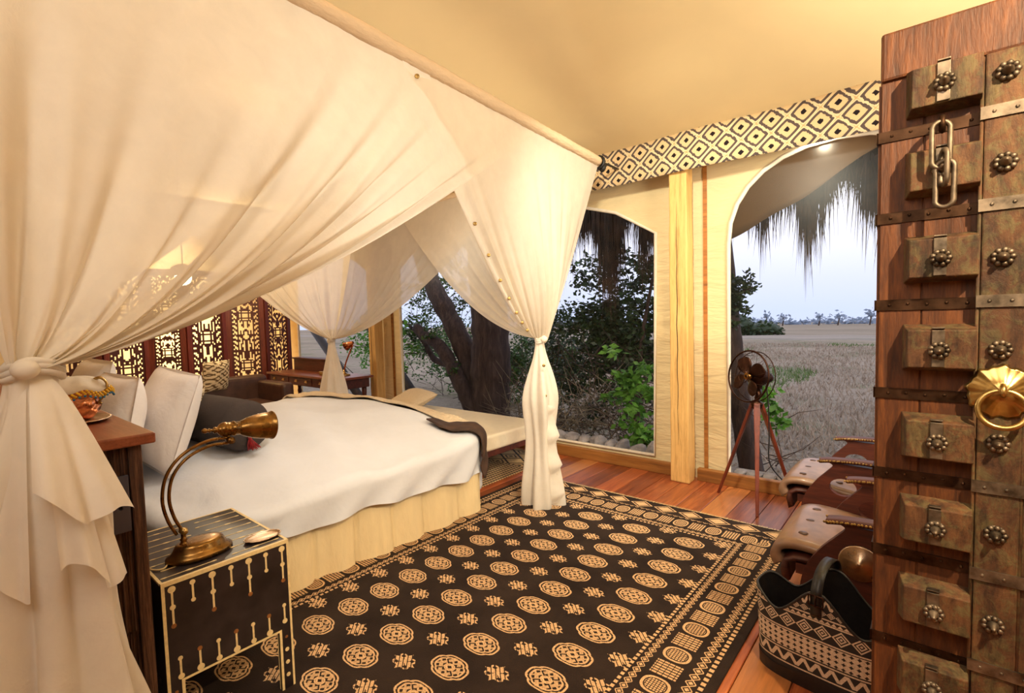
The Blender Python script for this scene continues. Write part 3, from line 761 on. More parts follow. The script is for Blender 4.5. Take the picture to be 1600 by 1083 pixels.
def cvp(u,v):
    th = 2*pi*u; r_ = .098*v; z_ = .156+.012*(1-v*v)-.040*v**3+.007*v*v*sin(7*th+1)
    return (jx+r_*cos(th)*1.1,jy+r_*sin(th)*1.1,jz+z_)
mb = MB(); mb.grid(cvp, 48, 8, cu_=True); obj('muslin', mb, M['net2'], cv, smooth=True, solid=.003)
for nm,mt,off,cnt in (('yellow_beads','ybead',0,150),('blue_beads','bbead',.5,44)):
    mb = MB()
    for k in range(cnt):
        u = (k+off)/cnt; p = Vector(cvp(u,1.0)); dz = -.004-.012*((k%3)/2) if nm[0]=='y' else -.024
        mb.ell(p+Vector((.006*cos(2*pi*u),.006*sin(2*pi*u),dz)),(.0048,.0048,.0048),6,4)
    obj(nm, mb, M[mt], cv, kind='stuff')

# ================================================================== NIGHTSTAND
X1,X0,Y0,Y1,ZT = -2.07,-2.66,.49,.945,.645
ns = thing('nightstand','black bone inlaid bedside table with an arched open base','nightstand',((X0+X1)/2,(Y0+Y1)/2,0))
lw = .055; za = .265
outl = [(Y0,0),(Y0+lw,0),(Y0+lw,za),(Y1-lw,za),(Y1-lw,0),(Y1,0),(Y1,ZT-.02),(Y0,ZT-.02)]
for nm,xo in (('front_panel',X1-.018),('back_panel',X0)):
    mb = MB(); mb.prism(outl, frame((xo,0,0),(0,1,0),(0,0,1)), .018); obj(nm, mb, M['ebony'], ns)
outs = [(X0+.018,0),(X0+.07,0),(X0+.07,za),(X1-.07,za),(X1-.07,0),(X1-.018,0),(X1-.018,ZT-.02),(X0+.018,ZT-.02)]
for yo in (Y0+.018,Y1):
    mb = MB(); mb.prism(outs, frame((0,yo,0),(1,0,0),(0,0,1)), .018); obj('side_panel', mb, M['ebony'], ns)
mb = MB(); mb.bx((X0,Y0,ZT-.02),(X1,Y1,ZT)); top = obj('top_panel', mb, M['ebony'], ns)
eb = .0105
def strip(a,b_):
    mb = MB(); mb.bx(a,b_); obj('edge_strip', mb, M['bone'], ns)
e2 = .0016
strip((X1,Y0,ZT-.013),(X1+e2,Y1,ZT+e2)); strip((X1-.012,Y0,ZT),(X1,Y1,ZT+e2)); strip((X0,Y0,ZT),(X0+.009,Y1,ZT+e2))
strip((X0+.009,Y0-e2,ZT-.006),(X1-.012,Y0+.008,ZT+e2)); strip((X0+.009,Y1-.009,ZT-.004),(X1-.012,Y1+e2,ZT+e2))
strip((X1,Y0,0),(X1+e2,Y0+eb,ZT-.013)); strip((X1,Y1-eb*.8,0),(X1+e2,Y1,ZT-.013))
strip((X1,Y0+lw,za),(X1+e2,Y1-lw,za+.008)); strip((X1,Y0+lw-.010,0),(X1+e2,Y0+lw,za+.008)); strip((X1,Y1-lw,0),(X1+e2,Y1-lw+.010,za+.008))
strip((X1-.019,Y1-lw-.001,0),(X1-.015,Y1-lw+.001,za))
def disc(mb, y_, z_, r_, x_=None, n=12):
    x_ = X1 if x_ is None else x_
    mb.add([(x_+.0018,y_+r_*cos(2*pi*k/n),z_+r_*sin(2*pi*k/n)) for k in range(n)]+[(x_-.0005,y_+r_*cos(2*pi*k/n),z_+r_*sin(2*pi*k/n)) for k in range(n)],[tuple(range(n))]+[(k,(k+1)%n,n+(k+1)%n,n+k) for k in range(n)])
def pin(y_,z0_,z1_,discs,brown):
    mb = MB(); mb.bx((X1-.0005,y_-.0034,z0_),(X1+.0014,y_+.0034,z1_))
    for z_,r_ in discs: disc(mb,y_,z_,r_)
    o = obj('bone_inlay', mb, M['bone'], ns)
    for z_,r_ in brown:
        mb = MB(); disc(mb,y_,z_,r_); obj('horn_dot', mb, M['bonebrown'], o)
ys_ = [Y0+.032+ (Y1-Y0-.06)*k/6 for k in range(7)]
for k,y_ in enumerate(ys_):
    zt = ZT-.030
    if k%2 == 0: pin(y_,zt-.135,zt,[(zt,.0125),(zt-.066,.0095)],[(zt-.135,.0085)])
    else: pin(y_,zt-.066,zt,[(zt,.0095),(zt-.066,.0078)],[])
for k in range(7):
    y_ = Y0+.045+(Y1-Y0-.075)*k/6; zb = za+.020+(.0 if k<6 else .02)
    if k%2 == 1: pin(y_,zb,zb+.072,[(zb,.0125)],[(zb+.072,.0085)])
    else: pin(y_,zb,zb+.068,[(zb,.0105),(zb+.068,.0080)],[])
for k in range(4):
    for yy in (Y0+.027,Y1-.027):
        mb = MB(); disc(mb,yy,za-.03-.055*k,.0085 if k else .006); obj('bone_inlay' if k else 'horn_dot', mb, M['bone' if k else 'bonebrown'], ns)
# top inlay lines running across
for k in range(8):
    x_ = X1-.045-.069*k
    for half in (0,1):
        a = Y0+.022 if half==0 else Y0+.262; L_ = .165
        a += .018*(k%2); 
        mb = MB(); mb.bx((x_-.0016,a,ZT-.0003),(x_+.0016,a+L_,ZT+.0012))
        for q,r_ in ((0.0,.0065),(.5,.0085),(1.0,.0065)):
            n = 10; yy = a+L_*q
            mb.add([(x_+r_*.62*cos(2*pi*j/n),yy+r_*1.7*sin(2*pi*j/n),ZT+.0014) for j in range(n)]+[(x_+r_*.62*cos(2*pi*j/n),yy+r_*1.7*sin(2*pi*j/n),ZT-.0003) for j in range(n)],[tuple(range(n))]+[(j,(j+1)%n,n+(j+1)%n,n+j) for j in range(n)])
        obj('bone_inlay', mb, M['bone'], ns)
# little silver dish
dh = thing('dish','small oval silver dish on the inlaid bedside table','dish',(-2.17,.885,ZT+.0015))
mb = MB(); n = 40; prof = [(.30,0),(.80,0),(.95,.006),(1.0,.009),(.97,.0105),(.90,.006),(.78,.0035),(.001,.003)]
vs_ = []
for r_,z_ in prof:
    for k in range(n):
        th = 2*pi*k/n; sc2 = 1+(.03*cos(14*th) if r_ > .9 else 0); vs_.append((-2.17+.052*r_*sc2*cos(th),.885+.075*r_*sc2*sin(th),ZT+.0015+z_))
mb.add(vs_,[(i*n+k,i*n+(k+1)%n,(i+1)*n+(k+1)%n,(i+1)*n+k) for i in range(len(prof)-1) for k in range(n)]); obj('bowl', mb, M['silver'], dh, smooth=True)
# brass lamp
LX,LY = -2.225,.665
lp = thing('desk_lamp','aged brass reading lamp with curved twin arm on the inlaid bedside table','lamp',(LX,LY,ZT))
mb = MB(); mb.lathe([(1.0,.0015),(1.0,.014),(.97,.020),(.86,.026),(.80,.034),(.74,.050),(.70,.058),(.62,.062),(.35,.064),(.001,.064)],48,Matrix.Translation((LX,LY,ZT))@Matrix.Diagonal((.078,.118,1,1)).to_4x4()); obj('base', mb, M['brass'], lp, smooth=True)
by_ = .612
mb = MB(); mb.lathe([(.014,.055),(.016,.062),(.012,.068),(.010,.075),(.014,.080),(.009,.086),(.009,.110),(.015,.114),(.015,.122),(.001,.126)],18,Matrix.Translation((LX,by_,ZT))); obj('stem', mb, M['brass'], lp, smooth=True)
mb = MB(); mb.tube([(LX+.004,by_-.006,ZT+.118),(LX+.030,by_-.002,ZT+.118)],.012,14); mb.ell((LX+.031,by_-.002,ZT+.118),(.006,.010,.010)); obj('hinge_knob', mb, M['brassb'], lp, smooth=True)
def armpts(off):
    P_ = [(.600,.755),(.574,.82),(.562,.90),(.580,.985),(.634,1.048),(.715,1.080),(.795,1.080)]
    c_ = crv([(LX,y_,z_) for y_,z_ in P_],7); out = []
    for i,p in enumerate(c_):
        tg = (c_[min(i+1,len(c_)-1)]-c_[max(i-1,0)]).normalized(); nn = Vector((0,-tg.z,tg.y)); out.append(p+nn*off)
    return out
mb = MB(); mb.tube(armpts(.011),.0062,10); obj('arm', mb, M['brass'], lp, smooth=True)
mb = MB(); mb.tube(armpts(-.011),.0062,10); obj('arm', mb, M['brass'], lp, smooth=True)
mb = MB(); mb.tube([(LX-.012,.797,1.080),(LX+.026,.797,1.080)],.014,14); mb.ell((LX+.027,.797,1.080),(.007,.009,.009)); mb.tube([(LX,.797,1.082),(LX,.790,1.105)],.009,10); obj('swivel', mb, M['brass'], lp, smooth=True)
ax_ = Vector((0,1,-.085)).normalized(); Ms = frame((LX,.70,1.133),(1,0,0),Vector((1,0,0)).cross(ax_)*-1); 
zx = Vector((1,0,0)); yx = ax_.cross(zx); Ms = Matrix(((zx.x,yx.x,ax_.x,LX),(zx.y,yx.y,ax_.y,.700),(zx.z,yx.z,ax_.z,1.134),(0,0,0,1)))
mb = MB(); mb.lathe([(.001,-.004),(.008,0),(.011,.008),(.008,.016),(.005,.019),(.010,.024),(.006,.029),(.006,.038),(.013,.042),(.013,.048),(.010,.052),(.024,.064),(.029,.076),(.030,.086),(.028,.090),(.028,.112),(.031,.114),(.031,.118),(.028,.120),(.028,.136),(.026,.140)],28,Ms); obj('lamp_holder', mb, M['brass'], lp, smooth=True)
mb = MB(); prof = [(.026,.138),(.032,.150),(.041,.170),(.050,.200),(.056,.235),(.0585,.268),(.062,.270),(.0615,.274),(.0575,.272),(.054,.235),(.047,.200),(.038,.170),(.028,.150)]
mb.lathe(prof,40,Ms,cap=False); obj('lamp_shade', mb, M['brass'], lp, smooth=True)
mb = MB(); cpts = crv([(LX,.556,ZT+.006),(LX+.03,.535,ZT+.004),(LX+.02,.51,ZT+.004),(LX-.03,.485,ZT+.003),(LX-.05,.478,ZT-.03),(LX-.05,.478,ZT-.3)],6); mb.tube(cpts,.003,6); obj('cord', mb, M['bone'], lp, smooth=True)
# ================================================================== CANOPY
RZ = 2.90
cNL, cNR, cFR, cFL = Vector((-1.94,.10,RZ)), Vector((-2.262,3.90,RZ)), Vector((-6.10,3.78,RZ)), Vector((-6.10,.10,RZ))
def rail(a,b,label,sag=.0):
    t = thing('canopy_rail',label,'rail',((a.x+b.x)/2,(a.y+b.y)/2,a.z))
    mb = MB(); mb.tube([a,b],.022,10); obj('pole', mb, M['mahog'], t)
    mb = MB(); n = 160; L_ = (b-a).length
    pts = [a.lerp(b,i/(n-1)) for i in range(n)]
    rs = [.040+.0012*sin(i*1.9)+.0015*sin(i*.33+2)+.0012*hsh(i,9) for i in range(n)]
    mb.tube(pts, rs, 14); obj('fabric_sleeve', mb, M['sleeve'], t, smooth=True)
    return t
rail(cNL,cNR,'gathered fabric covered canopy rail nearest, above the open side of the bed')
rail(cNR,cFR,'fabric covered canopy rail over the foot of the bed')
rail(cFR,cFL,'fabric covered canopy rail on the far side of the bed')
rail(cFL,cNL,'fabric covered canopy rail over the head of the bed')
tNL, tNR, tFR, tFL = Vector((-1.87,.19,1.452)), Vector((-2.46,3.27,1.375)), Vector((-5.93,3.40,1.34)), Vector((-5.9,.35,1.4))
def net_fn(a,b,tie,kx,zc,out,amp,nf,seed,conv=.05,pwz=1.0,fade=1.0):
    """half curtain hung from rail a->b (a at the corner), swept to the tie"""
    a,b,out = Vector(a),Vector(b),Vector(out)
    def fn(u,v):
        uu = u
        P = a.lerp(b,uu); P = Vector((P.x,P.y,P.z-.03))
        th = pi*(u-.5)*1.2+seed
        T = tie + out*(conv*cos(th))+(b-a).normalized()*(conv*.8*sin(pi*(u-.5))) + Vector((0,0,.02*(u-.5)))
        kx_ = kx(u) if callable(kx) else kx; zc_ = zc(u) if callable(zc) else zc
        Q = Vector((lerp(T.x,P.x,kx_),lerp(T.y,P.y,kx_),T.z+(P.z-T.z)*zc_))
        t = v
        X = P*(1-t)**2+Q*(2*t*(1-t))+T*t*t
        ph = 2*pi*nf*(u**pwz)+seed+.8*sin(u*7+seed)+1.1*t*(1-u)
        env = sin(pi*min(1,t*.92+.04))**.8*(.18+.82*sstep(.05,.6,t))
        s_ = sin(ph); fold = .75*s_+.28*sin(2*ph+1.3)+.3*sin(.43*ph+seed)
        mod = .55+.45*sin(u*11+seed*3)
        small = .18*sin(ph*3.1+t*5)*sstep(.5,1,t)
        return X+out*(amp*env*(fold*mod+small)*fade + .06*sin(pi*t)*sin(pi*min(1,u*1.0)))+Vector((0,0,-amp*.35*env*fold))
    return fn
def net(label, fns, tail, nu=150, nv=56, band=None):
    t = thing('canopy_curtain',label,'curtain',tail['c'][:2]+(0,),0,'tied cotton curtains of the bed canopy')
    for k,f in enumerate(fns):
        mb = MB(); mb.grid(f, nu, nv); obj('drape', mb, M['net'], t, smooth=True, recalc=False)
    c = tail['c']; R = tail['R']; zt = tail['z']; nfold = tail.get('n',9); ex2,ey2 = tail.get('e',(1,1)); rot = tail.get('rot',0); sway = tail.get('sway',(0,0))
    am_ = tail.get('amp',1)
    def tf(u,v):
        th = 2*pi*u; z_ = zt*(1-v)
        r_ = R(v); f = 1+am_*.20*sin(nfold*th+2.0*v+1+.6*sin(2*th))*min(1,v*6)+.12*sin((ifloor(nfold*1.7))*th-2.5*v)*min(1,v*5)
        # keep folds sharp
        f += .05*abs(sin(nfold*.5*th+v))
        x_,y_ = r_*f*cos(th)*ex2, r_*f*sin(th)*ey2
        return (c[0]+sway[0]*v+x_*cos(rot)-y_*sin(rot), c[1]+sway[1]*v+x_*sin(rot)+y_*cos(rot), max(.0135,z_+.012*sin(th*5+seed0)*v))
    seed0 = tail.get('seed',0)
    mb = MB(); mb.grid(tf, 150, 60, cu_=True); tl = obj('tail', mb, M['net2'], t, smooth=True, recalc=False)
    return t
# knot round the gathered cloth
def knot(t, tie, r, out, side):
    mb = MB(); o = Vector(out); s_ = Vector(side)
    pts = [tie+o*(r*1.0*cos(a))+s_*(r*1.0*sin(a))+Vector((0,0,.012*sin(2*a)-.004)) for a in [2*pi*k/28 for k in range(28)]]
    mb.tube(pts,.011,8,closed=True); mb.tube([p+Vector((0,0,.014+.003*sin(i))) for i,p in enumerate(pts)],.010,8,closed=True); mb.tube([p-Vector((0,0,.014)) for p in pts],.010,8,closed=True)
    kn = tie+o*(r*1.08)+s_*(r*.45)
    mb.ell(kn,(.030,.030,.026),14,10)
    obj('tie_band', mb, M['net2'], t, smooth=True)
# --- near side, head end : the big swag
f1 = net_fn(cNL+Vector((0,.0,0)), cNL.lerp(cNR,.735), tNL, lambda u: .50-.15*u, lambda u: .03+.13*u, (1,0,0), .105, 8.0, .6, .05, 1.0)
f1h = net_fn(cNL, cNL.lerp(cFL,.62), tNL, .30, .12, (.2,-1,0), .035, 7, 2.1, .05)
Rn = lambda v: lerp(.046,.104,sstep(0,.24,v))+.058*sstep(.42,.85,v)
n1 = net('large white cotton canopy curtain tied beside the timber headboard, its swag crossing the near side',[f1,f1h],dict(c=(-1.865,.185),R=Rn,z=1.44,n=7,seed=1,amp=1.5,sway=(.02,.0),e=(.82,1.12)),190,70)
knot(n1,tNL,.058,(.75,-.66,0),(.66,.75,0))
# --- near side, foot end
f2 = net_fn(cNR, cNL.lerp(cNR,.405), tNR, lambda u: .34+.02*u, lambda u: .30-.18*u, (1,.1,0), .030, 10, 1.2, .045, 1.0)
f2b = net_fn(cNR.lerp(cNL,.03), cNR.lerp(cFR,.71), tNR, lambda u: .34+.06*u, lambda u: .30-.26*u, (0,1,0), .03, 9, .3, .045)
Rr = lambda v: lerp(.035,.125,sstep(0,.38,v))-.02*sstep(.35,.6,v)+.045*sstep(.6,1,v)
n2 = net('white cotton canopy curtain tied at the near foot corner, edged with brass studs',[f2,f2b],dict(c=(-2.475,3.275),R=Rr,z=1.375,n=5,seed=3,e=(1.0,1.1),rot=.5),150,60)
knot(n2,tNR,.040,(.77,-.64,0),(.64,.77,0))
# hem band along the free edge with studs
def edge_pt(v,off): 
    p = f2(1.0-off*.0,v); return Vector(p)
mb = MB()
def hemf(u,v):
    p = Vector(f2(1-.085*u,v)); return p+Vector((.010,-.004,0))
mb.grid(hemf,6,60); obj('hem_band', mb, M['net2'], n2, smooth=True, recalc=False)
st0 = None
for k,v in enumerate((.02,.10,.20,.32,.42,.52,.61,.70,.78,.86)):
    p = Vector(f2(1-.03,v))+Vector((.020,-.008,0))
    if st0 is None:
        mb = MB(); mb.lathe([(.001,-.004),(.011,-.004),(.013,0),(.011,.004),(.005,.003),(.001,.0035)],14,Matrix(((0,0,1,0),(1,0,0,0),(0,1,0,0),(0,0,0,1)))@Matrix.Identity(4))
        st0 = obj('brass_stud', mb, M['brassb'], n2, smooth=True, local=True); st = st0
    else: st = copy_part(st0,n2)
    st.location = p-n2.location; st.rotation_euler = (0,0,radians(-40))
for z_,dx_,dy_ in ((1.17,.085,-.075),(.93,.10,-.085)):
    st = copy_part(st0,n2); st.location = Vector((-2.475+dx_*1.25,3.275+dy_*1.25,z_))-n2.location; st.rotation_euler = (0,0,radians(-45))
# cascade ruffles falling down the near face of the tails
def cascade(t, c, dirv, z0, z1, w0, w1, nz, seed):
    d = Vector(dirv).normalized(); s_ = Vector((-d.y,d.x,0))
    def fn(u,v):
        zz = (v*nz)%1.0; k = ifloor(v*nz)
        zig = abs(((v*nz)%2)-1)
        w_ = lerp(w0,w1,v)
        z_ = lerp(z0,z1,v)
        off = lerp(-.2,1.0,u)*w_*(.55+.45*zig)
        return Vector((c[0],c[1],z_-.05*u*(zig-.5)))+s_*off+d*(.012+.03*sin(u*pi)*(.5+.5*sin(v*nz*pi+seed))+.01*u)
    mb = MB(); mb.grid(fn,14,90); obj('ruffle', mb, M['net2'], t, smooth=True, recalc=False)
cascade(n2,(-2.475+.085,3.275-.07),(.77,-.64,0),.86,.02,.10,.16,7,1)
def flap(t, c, z0, zb, W, th0, th1, seed, slant=.05):
    dr_, nn_ = Vector((.763,.646,0)), Vector((.646,-.763,0))
    def fn(u,v):
        th = lerp(th0,th1,u); k = lerp(.05,W,v**.75)*(1+.10*sin(u*9+seed)*v+.04*sin(u*21+seed*2)*v)
        z_ = lerp(z0,zb+slant*sin(u*7+seed)+.10*u,v)
        return Vector((c[0],c[1],z_))+dr_*(k*cos(th))+nn_*(k*sin(th)*.80)
    mb = MB(); mb.grid(fn,40,50); obj('ruffle', mb, M['net2'], t, smooth=True, recalc=False)
flap(n1,(-1.865,.185),1.42,1.02,.205,-.2,1.0,1.0,.03)
flap(n1,(-1.865,.185),1.38,.83,.185,-.35,.75,2.4,.03)
flap(n1,(-1.865,.185),1.40,.90,.170,1.15,2.3,4.0,.05)
# --- far side
f3 = net_fn(cFR, cFR.lerp(cNR,.76), tFR, .40, .02, (0,1,0), .035, 10, 2.2, .045)
f3b = net_fn(cFR.lerp(cNR,.06), cFR.lerp(cFL,.58), tFR, .34, .12, (-1,0,0), .04, 8, 1.7, .045)
Rf = lambda v: lerp(.04,.13,sstep(0,.6,v))+.02*v
n3 = net('white cotton canopy curtain tied at the far foot corner in front of the desk',[f3,f3b],dict(c=(-5.94,3.41),R=Rf,z=1.34,n=6,seed=5),100,44)
knot(n3,tFR,.042,(.77,-.64,0),(.64,.77,0))
f4 = net_fn(cFL, cFR.lerp(cFL,.40), tFL, .30, .15, (-1,0,0), .04, 9, 3.0, .045)
n4 = net('white cotton canopy curtain at the far head corner, mostly behind the near swag',[f4],dict(c=(-5.9,.62),R=Rf,z=1.4,n=6,seed=6),90,40)
n4.children[-1].location.y -= 0
# rope bracket at the end of the near rail
mb = MB(); mb.tube(crv([(-2.27,3.92,2.90),(-2.30,4.10,2.93),(-2.33,4.39,2.95)],5),.010,7); mb.tube([(-2.27+.05*cos(a),3.93,2.90+.05*sin(a)) for a in [2*pi*k/14 for k in range(14)]],.013,6,closed=True)
mb.ell((-2.26,3.97,2.87),(.035,.03,.05)); o = obj('rail_tie', mb, M['black'], smooth=True); tag(o,'black rope tie fixing the canopy rail end to the valance','rope')

# ================================================================== TRIPOD FAN
fx,fy = -1.075,4.29
fan = thing('tripod_fan','dark bronze fan on a mahogany tripod by the arched window','fan',(fx,fy,0))
topz = .825
for (ax2,ay2) in ((-1.0,4.0),(-1.40,4.36),(-.85,4.52)):
    d = Vector((ax2-fx,ay2-fy,0)).normalized(); a = Vector((fx,fy,topz))+d*.03; b_ = Vector((ax2,ay2,.0))
    s_ = Vector((-d.y,d.x,0)); mb = MB(); vs_ = []
    for p,w_,th_ in ((a,.022,.013),(a.lerp(b_,.08),.024,.013),(a.lerp(b_,.35),.017,.012),(b_,.012,.010)):
        vs_ += [p+s_*w_+d*th_,p-s_*w_+d*th_,p-s_*w_-d*th_,p+s_*w_-d*th_]
    fs = [(0,3,2,1),(12,13,14,15)]+[(i*4+k,i*4+(k+1)%4,(i+1)*4+(k+1)%4,(i+1)*4+k) for i in range(3) for k in range(4)]
    mb.add(vs_,fs); mb.v = [(p[0],p[1],max(0,p[2])) for p in mb.v]; obj('leg', mb, M['mahogz'], fan, bevel=.004)
mb = MB(); mb.lathe([(.001,-.05),(.03,-.05),(.045,-.02),(.045,.0),(.02,.012),(.016,.05),(.001,.05)],20,Matrix.Translation((fx,fy,topz))); obj('tripod_hub', mb, M['bronze'], fan, smooth=True)
nF = Vector((-.50,-.85,.12)).normalized(); hubc = Vector((fx-.055,fy-.02,1.035)); 
sX = Vector((0,0,1)).cross(nF).normalized(); sY = nF.cross(sX)
Mf = Matrix(((sX.x,sY.x,nF.x,hubc.x),(sX.y,sY.y,nF.y,hubc.y),(sX.z,sY.z,nF.z,hubc.z),(0,0,0,1)))
mb = MB(); mb.lathe([(.001,-.235),(.030,-.232),(.042,-.21),(.044,-.17),(.040,-.165),(.060,-.16),(.072,-.13),(.074,-.07),(.062,-.035),(.030,-.02),(.012,-.01),(.012,.03),(.001,.03)],28,Mf); obj('motor', mb, M['bronze'], fan, smooth=True)
mb = MB(); mb.tube(crv([(fx,fy,topz+.03),(fx+.01,fy+.01,topz+.07),Mf@Vector((0,-.10,-.11)),Mf@Vector((0,-.05,-.11))],5),[.022]*5+[.026]*5+[.03]*6,10); obj('bracket', mb, M['bronze'], fan, smooth=True)
RC = .205
mb = MB(); mb.tube([Mf@Vector((RC*cos(a),RC*sin(a),.01)) for a in [2*pi*k/56 for k in range(56)]],.0075,8,closed=True); cage = obj('cage', mb, M['bronze'], fan, smooth=True)
mb = MB(); mb.tube([Mf@Vector((RC*.985*cos(a),RC*.985*sin(a),-.06)) for a in [2*pi*k/56 for k in range(56)]],.004,6,closed=True); mb.tube([Mf@Vector((.05*cos(a),.05*sin(a),.055)) for a in [2*pi*k/24 for k in range(24)]],.003,6,closed=True)
for k in range(12):
    a = 2*pi*k/12; mb.tube([Mf@Vector((.05*cos(a),.05*sin(a),.055)),Mf@Vector((.14*cos(a+.15),.14*sin(a+.15),.048)),Mf@Vector((RC*cos(a+.25),RC*sin(a+.25),.01))],.0013,4)
    mb.tube([Mf@Vector((RC*cos(a),RC*sin(a),.01)),Mf@Vector((RC*.985*cos(a),RC*.985*sin(a),-.06)),Mf@Vector((.07*cos(a),.07*sin(a),-.07))],.0013,4)
obj('cage_wires', mb, M['bronze'], cage, smooth=True)
for k in range(4):
    a0 = 2*pi*k/4+.5; mb = MB()
    def bl(u,v):
        r_ = lerp(.02,.165,u); wd = .30+ .55*sin(pi*min(1,u*1.0))**.7; a = a0+(v-.5)*wd*1.6*(1-.25*u)
        return Mf@Vector((r_*cos(a),r_*sin(a),.006+.035*(v-.5)*(1-.3*u)))
    mb.grid(bl,12,8); obj('blade', mb, M['bronze'], fan, smooth=True, solid=.003)
mb = MB(); mb.lathe([(.001,.03),(.026,.028),(.030,.0),(.028,-.02)],20,Mf); obj('blade_hub', mb, M['brass'], fan, smooth=True)
mb = MB(); mb.tube(crv([(fx+.06,fy+.03,.98),(fx+.08,fy+.02,.80),(fx+.09,fy,.55),(fx+.10,fy-.02,.35),(fx+.20,fy+.02,.20),(fx+.34,fy-.06,.10),(fx+.36,fy-.14,.02),(fx+.46,fy-.16,.008),(fx+.62,fy-.2,.008)],7),.005,6); obj('cord', mb, M['black'], fan, smooth=True)

# ================================================================== LOUNGE CHAIRS
def bez(pts,n=6): return [(p.x,p.z) for p in crv([(a,0,b_) for a,b_ in pts],n)]
PANEL = bez([(.10,.585),(.075,.565),(.11,.52),(.17,.45),(.225,.36),(.25,.27),(.255,.18),(.29,.08),(.315,.0)],4)+[(.235,0)]+bez([(.225,.04),(.20,.12),(.15,.16),(.04,.18),(-.10,.16),(-.24,.10),(-.33,.0)],4)+[(-.43,0)]+bez([(-.43,.02),(-.39,.20),(-.36,.40),(-.34,.575)],4)
HOLE = [(.02+.072*cos(2*pi*k/22),.435+.055*sin(2*pi*k/22)) for k in range(22)]
def lounge(x,y,rz,label,disc_):
    t = thing('lounge_chair',label,'chair',(x,y,0),rz,'mahogany lounge chairs by the window')
    for s_ in (-1,1):
        yo = s_*.345+.02
        o = obj('side_panel', holed(PANEL,[HOLE],frame((0,yo,0),(1,0,0),(0,0,1)),.04), M['mahog'], t, bevel=.006, local=True)
        ap = crv([(.15,yo-.02,.588),(.07,yo-.02,.600),(-.1,yo-.02,.608),(-.36,yo-.02,.600)],6)
        mb = MB(); vs_ = []; fs = []
        for p in ap: vs_ += [(p.x,p.y-.038,p.z-.014),(p.x,p.y+.038,p.z-.014),(p.x,p.y+.034,p.z+.012),(p.x,p.y-.034,p.z+.012)]
        N_ = len(ap); fs = [(0,1,2,3),tuple((N_-1)*4+k for k in (3,2,1,0))]+[(i*4+k,i*4+(k+1)%4,(i+1)*4+(k+1)%4,(i+1)*4+k) for i in range(N_-1) for k in range(4)]
        mb.add(vs_,fs); ar = obj('armrest', mb, M['mahog'], t, bevel=.008, local=True)
        mb = MB()
        for p in ap[1:]:
            for q in (0,.5):
                for yy in (-.040,.040): mb.ell((p.x+q*.03,p.y+yy,p.z-.001),(.006,.004,.006),6,4)
        obj('nailhead_trim', mb, M['brassb'], ar, kind='stuff', local=True)
        if disc_ and s_ == disc_:
            sg = s_; Md = frame((.02,yo-.02+sg*.022,.425),(1,0,0),(0,0,1)) if sg<0 else frame((.02,yo-.02+sg*.022,.425),(1,0,0),(0,0,-1))
            mb = MB(); mb.lathe([(.001,0),(.080,0),(.080,.006),(.076,.008),(.015,.012),(.010,.022),(.001,.024)],28,Md); obj('metal_disc', mb, M['silver'], t, smooth=True, local=True, label='brushed metal disc on the outer side')
    # seat: leather pad rolling over the front rail
    up = bez([(-.42,.345),(-.25,.365),(0,.405),(.20,.435),(.31,.435),(.375,.405),(.395,.35),(.375,.30)],5)
    def pad(pts,th,yw,inn):
        mb = MB(); n = len(pts); out_ = []
        for i,p in enumerate(pts):
            a,b_ = pts[max(0,i-1)],pts[min(n-1,i+1)]; tx,tz = b_[0]-a[0],b_[1]-a[1]; L_ = sqrt(tx*tx+tz*tz); out_.append((p[0]+tz/L_*th*inn,p[1]-tx/L_*th*inn))
        ny_ = 13
        top_ = [[(pts[i][0],lerp(-yw,yw,j/(ny_-1)),pts[i][1]-.012*abs(2*j/(ny_-1)-1)**4+(-.004 if (i%7==3 and j%3==1) else 0)) for j in range(ny_)] for i in range(n)]
        bot = [[(out_[i][0],lerp(-yw,yw,j/(ny_-1)),out_[i][1]) for j in range(ny_)] for i in range(n)]
        vs_ = [p for r_ in top_ for p in r_]+[p for r_ in bot for p in r_]; o2 = n*ny_; fs = []
        for i in range(n-1):
            for j in range(ny_-1):
                fs.append((i*ny_+j,i*ny_+j+1,(i+1)*ny_+j+1,(i+1)*ny_+j)); fs.append((o2+i*ny_+j,o2+(i+1)*ny_+j,o2+(i+1)*ny_+j+1,o2+i*ny_+j+1))
        for i in range(n-1):
            for j in (0,ny_-1): fs.append((i*ny_+j,(i+1)*ny_+j,o2+(i+1)*ny_+j,o2+i*ny_+j))
        for i in (0,n-1):
            for j in range(ny_-1): fs.append((i*ny_+j,i*ny_+j+1,o2+i*ny_+j+1,o2+i*ny_+j))
        mb.add(vs_,fs); return mb
    seat = obj('seat', pad(up,.045,.31,1), M['leather'], t, smooth=True, local=True)
    b0 = None
    for xx,zz in ((.27,.437),(.06,.415)):
        for yy in (-.19,0,.19):
            mb = MB(); mb.ell((xx,yy,zz-.001),(.022,.022,.006),12,6); obj('button', mb, M['brownleather'], seat, smooth=True, local=True)
    lowp = [(p[0]-.012,p[1]-.05) for p in up[8:]]
    obj('seat_apron', pad([(.20,.375),(.29,.372),(.335,.345),(.345,.30),(.33,.235)],.03,.325,1), M['mahog'], t, smooth=True, local=True)
    mb = MB(); mb.bx((-.40,-.325,.25),(-.36,.325,.31)); mb.bx((-.38,-.315,.28),(.28,-.285,.33)); mb.bx((-.38,.285,.28),(.28,.315,.33)); obj('seat_frame', mb, M['mahog'], t, local=True)
    bk = [(-.40,.36),(-.46,.50),(-.55,.70),(-.66,.90),(-.72,1.00),(-.76,1.02)]
    bk = bez(bk,4)[::-1]
    obj('backrest', pad(bk,.06,.30,1), M['leather'], t, smooth=True, local=True)
